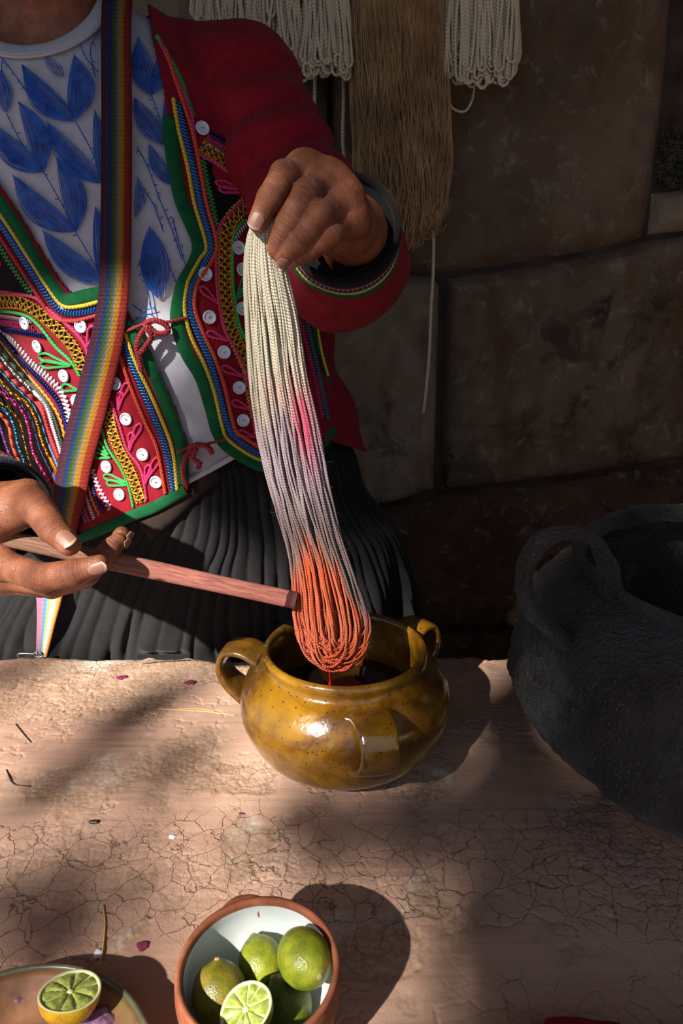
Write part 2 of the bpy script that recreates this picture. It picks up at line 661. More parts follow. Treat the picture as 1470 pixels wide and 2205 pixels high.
gx = axis(-1.0, -0.45, 0.46, 1.10, 0.02, 0.00115)
gy = axis(-0.10, 0.29, 0.797, 0.797, 0.02, 0.0011)
GX, GY = np.meshgrid(gx, gy, indexing='ij')
Z0 = np.zeros_like(GX)
P3 = np.stack([GX, GY, Z0], -1)
wx = GX + 0.006 * fbm(P3 * 30, 3, 3); wy = GY + 0.006 * fbm(P3 * 30 + 9, 3, 4)
big = 0.0022 * fbm(P3 * 5, 3, 11) + 0.0010 * fbm(P3 * 19, 3, 12)
brush = 0.00022 * fbm(np.stack([GX * 14 + 0.25 * GY * 14, GY * 190, Z0], -1), 3, 13)
rough_zone = np.clip((GY - 0.53) / 0.05, 0, 1) * np.clip((0.16 - GX) / 0.12, 0, 1)
rz = fbm(P3 * 13, 4, 15)
crumb = np.clip((rz + 0.75 * rough_zone - 0.62) / 0.22, 0, 1)             # crust broken away, gritty core
crumb = np.maximum(crumb, 0.6 * np.clip((fbm(P3 * 24 + 4, 4, 16) - 0.78) / 0.2, 0, 1))
crumb *= np.clip((fbm(P3 * 60 + 7, 3, 18) + 1.0) / 0.9, 0, 1)
e1, c1 = vor_edge(wx, wy, 48, 2)
e2, c2 = vor_edge(wx * 1.0 + 3, wy, 118, 5)
cm1 = np.clip((fbm(P3 * 9 + 2, 3, 21) - 0.50 + 0.9 * np.exp(-((GY - 0.455) / 0.035) ** 2) * np.clip((0.30 - np.abs(GX - 0.05)) / 0.1 + 0.5, 0, 1)) / 0.35, 0, 1)
cm2 = np.clip((fbm(P3 * 12 + 5, 3, 22) - 0.42 + 0.8 * np.exp(-((GY - 0.46) / 0.03) ** 2)) / 0.3, 0, 1)
w1 = 0.00052 + 0.0003 * fbm(P3 * 25, 2, 25)
crack = np.maximum(np.exp(-(e1 / w1) ** 2) * cm1, 0.55 * np.exp(-(e2 / 0.0006) ** 2) * cm2)
# hooked crumbling breaks
br = np.abs(fbm(np.stack([GX * 26, GY * 34, Z0], -1), 4, 27))
brk = np.exp(-(br / 0.045) ** 2) * np.clip((fbm(P3 * 15 + 3, 3, 28) - 0.42 + 0.45 * rough_zone) / 0.25, 0, 1)
tilt = (c1 - 0.5) * 0.0005 * cm1
grit = fbm(P3 * 420, 2, 30)
H = BENCH + big + brush * (1 - crumb) + tilt - 0.0011 * crumb + crumb * (0.00045 * grit + 0.00012 * fbm(P3 * 90, 2, 31)) - 0.0016 * crack * (1 - 0.6 * crumb) - 0.0013 * brk
inside = (GX > -0.47) & (GX < 0.6) & (GY > 0.27)
H = np.where(inside, H, BENCH + big)
edge_drop = np.clip((GY - 0.783) / 0.014, 0, 1)
H -= edge_drop ** 2 * (0.004 + 0.003 * fbm(P3 * 40, 3, 33))
nx, ny = GX.shape
V = np.stack([GX, GY + edge_drop * 0.004 * fbm(P3 * 25, 2, 35), H], -1).reshape(-1, 3)
ii, jj = np.meshgrid(np.arange(nx - 1), np.arange(ny - 1), indexing='ij')
a = (ii * ny + jj).ravel()
F = np.stack([a, a + ny, a + ny + 1, a + 1], 1)
ring = [i * ny for i in range(nx)] + [(nx - 1) * ny + j for j in range(1, ny)] + [i * ny + ny - 1 for i in range(nx - 2, -1, -1)] + [j for j in range(ny - 2, 0, -1)]
low = V[ring].copy(); low[:, 2] = 0
b0 = len(V)
V = np.vstack([V, low])
rk = np.array(ring); kk = np.arange(len(ring)); k2 = np.roll(kk, -1)
F = np.vstack([F, np.stack([rk[k2], rk, b0 + kk, b0 + k2], 1)])
pad = np.zeros(len(low))
m = M['clay'] = Mat('dried_clay', 'a5806a', 0.92, spec=0.25)
skin = m.ramp(m.noise(7, 6, 0.6), [(0.28, 'a98674'), (0.5, 'bb9883'), (0.72, 'c6a690')])
gritc = m.ramp(m.noise(220, 4, 0.7), [(0.25, '8a6a55'), (0.5, 'a98a74'), (0.78, 'c4ab92')])
col = m.mix(m.attr('crumb'), skin, gritc)
ash = m.math('MULTIPLY', m.ramp(m.noise(11, 5, 0.6), [(0.55, 0.0), (0.68, 0.7)]), m.attr('crumb'))
col = m.mix(ash, col, lin('d8cfc0'))
col = m.mix(m.ramp(m.noise(16, 5, 0.62, vec=m.mapping(m.co(), (1, 1, 1), loc=(3, 1, 0))), [(0.62, 0.0), (0.72, 0.55)]), col, lin('6f5244'))
m.set('Base Color', col)
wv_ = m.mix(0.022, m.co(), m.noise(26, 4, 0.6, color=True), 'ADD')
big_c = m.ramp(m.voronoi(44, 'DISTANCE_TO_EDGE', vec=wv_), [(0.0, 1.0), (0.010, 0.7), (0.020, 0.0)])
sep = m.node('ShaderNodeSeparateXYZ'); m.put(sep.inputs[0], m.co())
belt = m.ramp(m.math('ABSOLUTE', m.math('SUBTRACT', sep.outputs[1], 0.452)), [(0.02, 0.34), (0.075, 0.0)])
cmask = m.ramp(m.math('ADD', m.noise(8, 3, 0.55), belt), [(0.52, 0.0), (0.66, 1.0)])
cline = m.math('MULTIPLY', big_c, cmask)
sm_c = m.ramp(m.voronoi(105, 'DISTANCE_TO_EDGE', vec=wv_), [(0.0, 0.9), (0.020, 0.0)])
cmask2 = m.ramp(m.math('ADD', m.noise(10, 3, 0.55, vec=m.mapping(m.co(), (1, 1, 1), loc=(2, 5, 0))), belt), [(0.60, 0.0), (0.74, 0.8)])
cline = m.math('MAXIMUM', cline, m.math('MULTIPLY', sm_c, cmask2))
col = m.mix(m.math('MULTIPLY', cline, 0.65), col, lin('3f2c22'))  # shade inside the cracks painted into the clay colour
m.set('Base Color', col)
fine = m.voronoi(190, 'DISTANCE_TO_EDGE', vec=m.mix(0.012, m.co(), m.noise(40, 3, color=True), 'ADD'))
fh = m.math('ADD', m.math('MULTIPLY', m.ramp(fine, [(0.0, 0.0), (0.05, 1.0)]), m.math('MULTIPLY', m.ramp(m.noise(8, 3), [(0.48, 0.0), (0.58, 0.6)]), 1.0)), m.math('MULTIPLY', m.noise(420, 5, 0.65), 0.8))
fh = m.math('ADD', fh, m.math('MULTIPLY', m.noise(60, 4, 0.6, vec=m.mapping(m.co(), (0.5, 2.0, 1))), 0.35))
fh = m.math('SUBTRACT', fh, m.math('MULTIPLY', cline, 2.2))
m.bump(fh, 0.45, 0.0010)
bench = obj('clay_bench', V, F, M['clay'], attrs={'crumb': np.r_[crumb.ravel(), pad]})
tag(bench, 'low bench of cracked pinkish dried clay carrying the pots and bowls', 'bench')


def bench_z(x, y):
    i = int(np.argmin(np.abs(gx - x))); j = int(np.argmin(np.abs(gy - y)))
    return float(H[i, j])


# ------------------------------------------------------------------ unseen tree, added and shaped to dapple the sunlight
m = M['bark'] = Mat('tree_bark', '4b3b2d', 0.9)
m.bump(m.noise(30, 6), 0.8, 0.01)
m = M['leaf'] = Mat('tree_leaf', '3f5a24', 0.6)
m.set('Base Color', m.ramp(m.noise(8, 2), [(0.3, '33501c'), (0.7, '557433')]))
# spots to shade, a leaf cluster put up-sun of each: (pixel, height, radius)
SHADE = [((670, 1765), 0.45, 0.045), ((800, 1785), 0.45, 0.040), ((960, 1740), 0.45, 0.05), ((1100, 1720), 0.45, 0.07), ((1200, 1820), 0.45, 0.085), ((1320, 1930), 0.45, 0.095),
         ((1130, 1960), 0.45, 0.06), ((1430, 2020), 0.45, 0.11), ((1180, 2090), 0.45, 0.085), ((1070, 2200), 0.45, 0.045),
         ((1290, 2190), 0.45, 0.11), ((150, 1975), 0.45, 0.032), ((30, 1960), 0.45, 0.040),
         ((255, 1555), 0.45, 0.028), ((350, 1505), 0.45, 0.022), ((15, 1445), 0.45, 0.035), ((150, 1680), 0.45, 0.028), ((400, 1640), 0.45, 0.02),
         ((1080, 1540), 0.45, 0.06), ((1180, 1480), 0.45, 0.07), ((1330, 1470), 0.60, 0.08), ((1400, 1290), 0.64, 0.10), ((1470, 1180), 0.66, 0.12), ((1300, 1120), 0.66, 0.07), ((1470, 1500), 0.58, 0.07), ((1600, 1250), 0.64, 0.14), ((1180, 1290), 0.62, 0.05), ((1230, 1230), 0.64, 0.05),
         ((700, 420), 1.03, 0.045), ((740, 600), 0.96, 0.035)]
WALL_SHADE = [((1070, 1150), 0.10), ((1085, 1230), 0.10), ((1070, 1330), 0.11), ((1000, 1330), 0.09)]  # extra leaf clusters added to block a sun patch on the wall
root = empty('shade_tree', 'unseen leafy tree added so that its leaf clusters shade chosen spots', 'tree')
lv = []; lf = []; cl = []
for (px, z, r) in SHADE + [(px, None, r) for px, r in WALL_SHADE]:
    c0 = on_y(px[0], px[1], WALL_Y) if z is None else (at(px[0], px[1], 0.56) if z > 0.9 else on_z(px[0], px[1], z))
    dist = RNG.uniform(4.3, 4.9)
    c = c0 - SUN * dist
    cl.append(c)
    n = int(20 + 15000 * r * r)
    for k in range(n):
        o = RNG.normal(size=3); o /= np.linalg.norm(o); o *= r * RNG.uniform(0, 1) ** 0.45
        p = c + o + SUN * RNG.uniform(-0.12, 0.12)
        d = nrm(RNG.normal(size=3)); s = nrm(np.cross(d, RNG.normal(size=3)))
        L = RNG.uniform(0.035, 0.06); W = L * 0.27
        i0 = len(lv)
        up = nrm(np.cross(d, s)) * L * 0.08
        lv += [p, p + d * L * 0.45 + s * W + up, p + d * L, p + d * L * 0.45 - s * W + up]
        lf.append((i0, i0 + 1, i0 + 2, i0 + 3))
obj('foliage', lv, lf, M['leaf'], root, smooth=False)['kind'] = 'stuff'
cl = np.array(cl); mid = cl.mean(0)
foot = np.array([mid[0] + 1.3, mid[1] - 2.1, 0.0])
fork = np.array([mid[0] + 0.85, mid[1] - 1.25, mid[2] - 0.9])
obj('trunk', *tube(catmull([foot, foot * 0.5 + fork * 0.5 + [0.08, 0, 0], fork, mid], 0.1), np.linspace(0.11, 0.02, len(catmull([foot, foot * 0.5 + fork * 0.5 + [0.08, 0, 0], fork, mid], 0.1))), 10)[:2], M['bark'], root)
for c in cl:
    q = catmull([fork + (mid - fork) * 0.6, (fork + (mid - fork) * 0.6) * 0.45 + c * 0.55 - [0, 0, 0.05], c], 0.06)
    obj('branch', *tube(q, np.linspace(0.012, 0.003, len(q)), 6)[:2], M['bark'], root)
settle(root, foot)
# ------------------------------------------------------------------ glazed dye pot
def basis(n):
    n = nrm(n); a = np.array([0, 0, 1.0]) if abs(n[2]) < 0.9 else np.array([1.0, 0, 0])
    x = nrm(np.cross(a, n)); return x, np.cross(n, x), n


m = M['glaze'] = Mat('amber_glaze', '7a5310', 0.13, spec=0.6)
g = m.ramp(m.noise(16, 6, 0.62, dist=0.4), [(0.28, '2a1a09'), (0.42, '56360c'), (0.56, '7d560e'), (0.74, '9c741a')])
g = m.mix(m.ramp(m.noise(7, 4, 0.6), [(0.50, 0.0), (0.66, 0.75)]), g, lin('3b2a14'))
g = m.mix(m.ramp(m.voronoi(170), [(0.10, 0.85), (0.19, 0.0)]), g, lin('21150a'))
g = m.mix(m.ramp(m.noise(55, 5, 0.65), [(0.62, 0.0), (0.70, 0.5)]), g, lin('7d7050'))
m.set('Base Color', g)
m.set('Roughness', m.ramp(m.noise(30, 5), [(0.3, 0.10), (0.75, 0.32)]))
m.set('Coat Weight', 0.6); m.set('Coat Roughness', 0.08)
m.bump(m.math('ADD', m.noise(26, 4), m.math('MULTIPLY', m.noise(140, 4), 0.4)), 0.5, 0.0022)

GC = np.array([0.003, 0.607, BENCH + 0.0015])
pot = empty('glazed_pot', 'round amber brown glazed clay pot with three strap handles holding dark dye', 'pot')
outer = smooth_profile([(0.050, 0.0), (0.072, 0.006), (0.090, 0.020), (0.102, 0.043), (0.106, 0.060), (0.102, 0.080), (0.091, 0.095), (0.0815, 0.1025), (0.079, 0.107), (0.0812, 0.112), (0.0805, 0.1175), (0.077, 0.119), (0.0740, 0.116), (0.0732, 0.108), (0.0742, 0.098), (0.0765, 0.080), (0.0780, 0.060), (0.0770, 0.042), (0.070, 0.020), (0.05, 0.010), (0.0, 0.009)], 5)
V, F = lathe(outer, GC + [0, 0, 0.0], 120, wob=0.012, seed=4)
obj('vessel', V, F, M['glaze'], pot)
for az in (-77, 168, 43):
    a = math.radians(az)
    rd = np.array([math.cos(a), math.sin(a), 0]); tg = np.array([-math.sin(a), math.cos(a), 0])
    q = catmull([(0.086, 0.096), (0.104, 0.104), (0.122, 0.101), (0.130, 0.086), (0.125, 0.068), (0.112, 0.056), (0.100, 0.048)], 0.003)
    P = GC + q[:, :1] * rd + np.array([0, 0, 1]) * q[:, 1:]
    s = np.linspace(0, 1, len(P))
    wdt = 0.0165 + 0.006 * np.abs(s - 0.5) ** 1.4 * 2
    tv, tf, _ = tube(P, 1.0, 20, up=tg)
    tv = tv.reshape(len(P), 20, 3)
    T, N, B = frames(P, up=tg)
    ang = np.linspace(0, 2 * np.pi, 20, endpoint=False)
    sq = lambda x, p: np.sign(x) * np.abs(x) ** p
    ca, sa = sq(np.cos(ang), 0.55), sq(np.sin(ang), 0.7)
    ridge = 1 - 0.22 * np.cos(ang * 2) * 0
    tv = P[:, None] + (wdt[:, None] * ca[None])[..., None] * N[:, None] + (0.0046 * sa[None] * ridge[None] * np.ones((len(P), 1)))[..., None] * B[:, None]
    tv = tv.reshape(-1, 3); tv += (0.0012 * fbm(tv * 60, 2, int(az) % 50))[:, None] * np.repeat(rd[None], len(tv), 0)
    obj('handle', tv, tf, M['glaze'], pot)
settle(pot, GC)

m = M['dye'] = Mat('red_dye', '160403', 0.03, spec=0.6)
V, F = lathe([(0.0, 0.0), (0.03, 0.0), (0.06, 0.0), (0.0778, 0.0004), (0.0778, -0.003), (0.0, -0.003)], GC + [0, 0, 0.0600], 72)
V[:, 2] += 0.0003 * np.sin(np.hypot(V[:, 0] + 0.01, V[:, 1] - 0.607) * 500)
tag(obj('dye_bath', V, F, M['dye']), 'dark red liquid dye filling the amber glazed pot', 'dye')

# ------------------------------------------------------------------ big soot-black pot
m = M['soot'] = Mat('soot_crust', '101113', 0.4, spec=0.5)
sc = m.ramp(m.noise(9, 7, 0.65), [(0.3, '040405'), (0.55, '08090a'), (0.75, '111316')])
sc = m.mix(m.ramp(m.noise(40, 6, 0.7), [(0.60, 0.0), (0.72, 0.5)]), sc, lin('30353b'))
sc = m.mix(m.ramp(m.noise(11, 9, 0.72, dist=0.5), [(0.50, 0.0), (0.62, 0.7)]), sc, lin('353b42'))
dust = m.math('MULTIPLY', m.ramp(m.voronoi(300), [(0.13, 1.0), (0.21, 0.0)]), m.ramp(m.noise(14, 3), [(0.45, 0.1), (0.62, 1.0)]))
sc = m.mix(dust, sc, lin('9a8158'))
m.set('Base Color', sc)
m.set('Roughness', m.ramp(m.noise(24, 5), [(0.3, 0.22), (0.7, 0.55)])); m.set('IOR', 1.85); m.set('Coat Weight', 0.5); m.set('Coat Roughness', 0.22)
hh = m.math('ADD', m.noise(38, 8, 0.7), m.math('MULTIPLY', m.noise(260, 4, 0.7), 0.6))
m.set('Coat Normal', m.bump(hh, 1.0, 0.012))
BC = np.array([0.419, 0.581, BENCH + 0.002])
bp = empty('soot_pot', 'large soot blackened round cooking pot with a loop handle', 'pot')
prof = smooth_profile([(0.02, 0.0), (0.0873, 0.0054), (0.1138, 0.0112), (0.150, 0.0225), (0.1860, 0.0362), (0.2114, 0.048), (0.2330, 0.060), (0.2465, 0.072), (0.2489, 0.088), (0.2465, 0.104), (0.2420, 0.129), (0.2330, 0.155), (0.2190, 0.176), (0.2020, 0.190), (0.1895, 0.1975), (0.1905, 0.204), (0.1965, 0.2105), (0.1955, 0.2145), (0.1895, 0.2145), (0.184, 0.207), (0.182, 0.198), (0.196, 0.186), (0.225, 0.155), (0.234, 0.10), (0.222, 0.065), (0.16, 0.032), (0.08, 0.015), (0.0, 0.012)], 6)
V, F = lathe(prof, BC, 420, wob=0.010, seed=9)
dn = nrm(V - (BC + [0, 0, 0.1]))
V += dn * (0.0020 * fbm(V * 24, 4, 41) + 0.0034 * np.clip(fbm(V * 70, 4, 42) - 0.15, 0, 1) + 0.005 * np.clip(fbm(V * 13, 3, 43) - 0.45, 0, 1) + 0.0008 * fbm(V * 230, 2, 44))[:, None]
obj('vessel', V, F, M['soot'], bp)
# the loop stands in the plane of the pot's wall: built between rim and shoulder on the side facing the bench front
az = math.atan2(-0.20, -0.98)
rd = np.array([math.cos(az), math.sin(az), 0])
q = catmull([(0.189, 0.203), (0.198, 0.232), (0.214, 0.254), (0.236, 0.263), (0.258, 0.257), (0.271, 0.238), (0.272, 0.214), (0.262, 0.192), (0.244, 0.174), (0.228, 0.160)], 0.004)
tgv = np.array([-rd[1], rd[0], 0])
P = BC + q[:, :1] * rd + np.array([0, 0, 1]) * q[:, 1:]
tv, tf, uv = tube(P, 0.0060 + 0.003 * np.abs(np.linspace(-1, 1, len(P))) ** 4, 16, flat=1.9, up=tgv)
tv += 0.0016 * fbm(tv * 70, 3, 47)[:, None] * nrm(tv - P.mean(0))
obj('handle', tv, tf, M['soot'], bp)
settle(bp, BC)
m = M['herb'] = Mat('boiled_herbs', '35321f', 0.85)
m.set('Base Color', m.ramp(m.noise(90, 3), [(0.3, '0c0b06'), (0.6, '1d1b10'), (0.8, '3a3623')]))
V, F = lathe([(0.0, 0.0), (0.06, 0.0), (0.12, 0.0), (0.17, 0.0), (0.214, 0.0), (0.214, -0.004), (0.0, -0.004)], BC + [0, 0, 0.062], 60)
tag(obj('broth', V, F, M['dye']), 'black broth standing low inside the soot black pot', 'broth')
mb = MB()
hc = BC + [0.0, 0.0, 0.066]
for k in range(1500):
    o = RNG.normal(size=2) * 0.055
    rr = np.hypot(*o)
    if rr > 0.13: continue
    c = hc + [o[0], o[1], 0.050 * math.exp(-(rr / 0.075) ** 2) - RNG.uniform(0, 0.006)]
    d = nrm(RNG.normal(size=3) * [1, 1, 0.5]) * RNG.uniform(0.006, 0.016)
    mb.tube([c - d, c + RNG.normal(size=3) * 0.002, c + d], 0.0007, 4)
tag(mb.build('boiled_herbs', M['herb']), 'heap of boiled dark green herbs inside the soot black pot', 'herbs', kind='stuff')

# ------------------------------------------------------------------ terracotta bowl
m = M['terracotta'] = Mat('terracotta', '8e4f35', 0.75, spec=0.3)
m.set('Base Color', m.ramp(m.noise(45, 6, 0.65), [(0.28, '6d3a27'), (0.5, '96573c'), (0.75, 'ad7050')]))
m.bump(m.math('ADD', m.noise(160, 5), m.wave(60, dirn='Z', dist=1.0)), 0.3, 0.0008)
m = M['white_glaze'] = Mat('white_glaze', 'd9e0e2', 0.18, spec=0.5)
wg = m.ramp(m.noise(30, 5), [(0.3, 'c9d2d6'), (0.7, 'e3e8e9')])
wg = m.mix(m.ramp(m.voronoi(260), [(0.04, 0.6), (0.08, 0.0)]), wg, lin('6a6258'))
m.set('Base Color', wg)
WC = np.array([-0.0509, 0.3150, BENCH + 0.001])
bowl = empty('clay_bowl', 'small terracotta bowl with white glazed inside full of limes', 'bowl')
op = smooth_profile([(0.0, 0.0), (0.027, 0.0), (0.031, 0.002), (0.040, 0.012), (0.0478, 0.028), (0.0503, 0.045), (0.0500, 0.056), (0.0492, 0.0605), (0.0470, 0.0605), (0.0455, 0.0575), (0.0465, 0.045), (0.0445, 0.029), (0.037, 0.0145), (0.028, 0.0075), (0.0, 0.006)], 5)
V, F = lathe(op, WC, 96, wob=0.006, seed=2)
obj('vessel', V, F, M['terracotta'], bowl)
ip = smooth_profile([(0.0, 0.0072), (0.028, 0.0087), (0.0363, 0.0155), (0.0437, 0.0297), (0.0457, 0.045), (0.0450, 0.0565)], 5)
V, F = lathe(ip, WC, 96, close=False, wob=0.006, seed=2)
obj('glazed_lining', V, F, M['white_glaze'], bowl)
lugp = catmull([(-0.024, 0.0437), (-0.018, 0.052), (-0.010, 0.0545), (-0.003, 0.0530), (0.002, 0.0480)], 0.002)
P = np.c_[WC[0] - 0.004 + lugp[:, 0], WC[1] + lugp[:, 1], np.full(len(lugp), WC[2] + 0.049)]
obj('lug', *tube(P, 0.0052, 12)[:2], M['terracotta'], bowl)
settle(bowl, WC)

# ------------------------------------------------------------------ limes
def lime_mat(name, a, b, c, d):
    m = Mat(name, a, 0.38, spec=0.5)
    x = m.ramp(m.noise(85, 5, 0.6, vec=m.co('Object')), [(0.28, a), (0.45, b), (0.6, c), (0.76, d)])
    x = m.mix(m.ramp(m.noise(130, 4, 0.6), [(0.60, 0.0), (0.70, 0.5)]), x, lin('6d5a1c'))
    m.set('Base Color', x)
    m.bump(m.voronoi(900), 0.35, 0.0006)
    m.set('Subsurface Weight', 0.08); m.set('Subsurface Radius', (0.004, 0.004, 0.001))
    return m


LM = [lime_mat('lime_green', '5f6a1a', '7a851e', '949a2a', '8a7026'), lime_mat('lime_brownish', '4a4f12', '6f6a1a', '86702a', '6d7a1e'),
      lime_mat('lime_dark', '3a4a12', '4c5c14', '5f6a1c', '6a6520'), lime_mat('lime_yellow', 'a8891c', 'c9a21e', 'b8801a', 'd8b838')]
m = M['scar'] = Mat('lime_stem_scar', 'a8935f', 0.8)
m = M['pith'] = Mat('lime_pith', 'd9dda8', 0.5)
m = M['pulp'] = Mat('lime_pulp', '9aa84a', 0.12, spec=0.6)
pc = m.ramp(m.noise(300, 3, 0.5), [(0.3, '7d8f35'), (0.55, 'a3b257'), (0.8, 'c9d68a')])
m.set('Base Color', pc); m.set('Subsurface Weight', 0.35); m.set('Subsurface Radius', (0.006, 0.008, 0.002))
m.bump(m.noise(420, 3), 0.5, 0.0010)


def lime(c, r, long, axis_d, mat, label, name='lime'):
    n1, n2 = 40, 28
    ph = np.linspace(0.0, np.pi, n2); th = np.linspace(0, 2 * np.pi, n1, endpoint=False)
    x, y, z = basis(axis_d)
    rad = np.sin(ph) ** 0.94 * r
    hz = np.cos(ph) * long
    hz += 0.12 * r * np.exp(-(ph / 0.22) ** 2) - 0.05 * r * np.exp(-((np.pi - ph) / 0.25) ** 2)
    V = (np.cos(th)[:, None, None] * x + np.sin(th)[:, None, None] * y) * rad[None, :, None] + hz[None, :, None] * z
    V = V.reshape(-1, 3)
    V *= (1 + 0.028 * fbm(V / r * 1.3 + c * 50, 3, int(r * 1e5)))[:, None]
    o = obj(name, V, grid_faces(n1, n2, wrap_u=True), mat)
    o.location = tuple(c)
    tag(o, label, 'lime')
    sv, sf = lathe([(0.0, 0.0006), (0.0011, 0.0008), (0.0018, 0.0004), (0.0022, -0.0008)], (0, 0, 0), 10)
    sv = sv[:, :1] * x + sv[:, 1:2] * y + (sv[:, 2:] + long * 1.0 + 0.1 * r) * z
    obj('stem_scar', sv, sf, M['scar'], o)
    return o


GL = 'limes in the terracotta bowl'
for px, z, r, lg, ax, mi, lab in [
    ((655, 2062), 0.5035, 0.0165, 0.0192, (0.45, -0.75, 0.25), 0, 'bright green lime with a pale stem scar lying highest in the bowl'),
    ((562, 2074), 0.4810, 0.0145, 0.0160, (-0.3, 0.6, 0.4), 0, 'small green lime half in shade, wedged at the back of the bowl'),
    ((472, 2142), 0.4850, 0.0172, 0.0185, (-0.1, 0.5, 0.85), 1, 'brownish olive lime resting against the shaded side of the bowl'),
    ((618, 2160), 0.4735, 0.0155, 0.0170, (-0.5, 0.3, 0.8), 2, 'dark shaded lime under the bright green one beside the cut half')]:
    o = lime(on_z(px[0], px[1], z), r, lg, ax, LM[mi], lab)
    o['group'] = GL


def lime_half(c, r, normal, peel_mat, label, seed, nseg=10):
    x, y, n = basis(normal)
    root = empty('lime_half', label, 'lime')
    th = np.linspace(0, 2 * np.pi, 48, endpoint=False)
    ph = np.linspace(0, np.pi / 2, 16)
    loc = lambda u, v, w: u[..., None] * x + v[..., None] * y + w[..., None] * n
    R = r * (1 + 0.02 * np.sin(3 * th + seed))
    V = loc(R[:, None] * np.cos(th)[:, None] * np.sin(ph[::-1])[None], R[:, None] * np.sin(th)[:, None] * np.sin(ph[::-1])[None], -np.cos(ph[::-1])[None] * r * 1.02 * np.ones((48, 1))).reshape(-1, 3) + c
    obj('peel', V, grid_faces(48, 16, wrap_u=True), peel_mat, root)
    rr = np.array([1.0, 0.985, 0.93, 0.90, 0.88]); ww = np.array([0.0, 0.012, 0.010, -0.02, -0.06]) * r
    V = loc(R[:, None] * np.cos(th)[:, None] * rr[None], R[:, None] * np.sin(th)[:, None] * rr[None], ww[None] * np.ones((48, 1))).reshape(-1, 3) + c
    obj('pith_ring', V, grid_faces(48, 5, wrap_u=True), M['pith'], root)
    V = loc(r * 0.95 * np.cos(th), r * 0.95 * np.sin(th), np.full(48, -0.05 * r)) + c
    obj('pith_bed', V, [list(range(48))], M['pith'], root)
    rg = np.random.default_rng(seed)
    cut = np.cumsum(rg.uniform(0.75, 1.25, nseg)); cut = np.r_[0, cut] / cut[-1] * 2 * np.pi
    for k in range(nseg):
        a0, a1 = cut[k] + 0.035, cut[k + 1] - 0.035
        na, nr = 9, 9
        A = np.linspace(0, 1, na); S = np.linspace(0.11, 0.905, nr)
        AA, SS = np.meshgrid(A, S, indexing='ij')
        ang = a0 + (a1 - a0) * (0.5 + (AA - 0.5) * np.clip(1.0 - 0.22 * np.exp(-(SS - 0.11) / 0.10), 0, 1))
        dome = (1 - (2 * AA - 1) ** 4) * (1 - ((SS - 0.5) / 0.42) ** 6)
        w = r * (-0.045 + 0.06 * np.clip(dome, 0, 1)) + r * 0.018 * fbm(np.stack([AA * 3, SS * 14, AA * 0 + k], -1), 3, seed) * (dome > 0)
        V = loc(r * SS * np.cos(ang), r * SS * np.sin(ang), w).reshape(-1, 3) + c
        obj('segment', V, grid_faces(na, nr), M['pulp'], root)
    V, F = lathe([(0.0, 0.02 * r), (0.08 * r, 0.015 * r), (0.14 * r, -0.05 * r)], (0, 0, 0), 12)
    obj('core', V[:, :1] * x + V[:, 1:2] * y + V[:, 2:] * n + c, F, M['pith'], root)
    settle(root, c - n * r)
    return root


eh = lime_half(on_z(528, 2172, 0.5035), 0.0160, (-0.30, -0.10, 0.95), LM[0], 'cut lime half with pale green pulp lying on the limes in the bowl', 3)
eh['group'] = GL

# ------------------------------------------------------------------ dish with a squeezed lime
m = M['dish'] = Mat('brown_dish', '6a4a34', 0.45, spec=0.4)
dc = m.ramp(m.noise(26, 5, 0.6), [(0.3, '4a3526'), (0.5, '80583c'), (0.72, 'a5765a')])
dc = m.mix(m.ramp(m.noise(14, 4, 0.6), [(0.54, 0.0), (0.64, 0.8)]), dc, lin('6b6a25'))
m.set('Base Color', dc); m.bump(m.noise(60, 5), 0.4, 0.001)
m = M['dish_rim'] = Mat('dish_rim_glaze', '565843', 0.35)
m.set('Base Color', m.ramp(m.noise(40, 4), [(0.3, '3d3d2c'), (0.7, '74765e')]))
DC = np.array([-0.1952, 0.2550, BENCH + 0.001])
dish = empty('brown_dish', 'shallow brown glazed dish holding a squeezed lime half', 'dish')
V, F = lathe(smooth_profile([(0.0, 0.0), (0.055, 0.0), (0.075, 0.006), (0.0885, 0.0165), (0.0905, 0.0195), (0.0890, 0.0205), (0.0830, 0.0165), (0.070, 0.0095), (0.052, 0.0055), (0.0, 0.005)], 5), DC, 96, wob=0.008, seed=6)
obj('plate_body', V, F, M['dish'], dish)
a = np.linspace(0, 2 * np.pi, 96, endpoint=False)
ring = DC + np.stack([0.0902 * np.cos(a), 0.0902 * np.sin(a), np.full(96, 0.0202)], 1)
ring[:, :2] = DC[:2] + (ring[:, :2] - DC[:2]) * (1 + 0.008 * fbm(np.stack([ring[:, 0] - DC[0], ring[:, 1] - DC[1], a * 0 + 0.02], -1) * 14, 3, 6))[:, None]
obj('rim', *tube(ring, 0.0019, 8, closed=True)[:2], M['dish_rim'], dish)
settle(dish, DC)
lime_half(on_z(152, 2133, 0.4860), 0.0186, (0.06, 0.26, 0.96), LM[3], 'squeezed lime half with yellow peel on the brown dish', 11, 9)
m = M['petal'] = Mat('wet_mauve_petal', '8a6486', 0.15, spec=0.6)
m.set('Base Color', m.ramp(m.noise(180, 4), [(0.3, '5c3a58'), (0.6, '94708f'), (0.8, 'b598b0')]))
m.set('Subsurface Weight', 0.3); m.set('Subsurface Radius', (0.003, 0.002, 0.003))
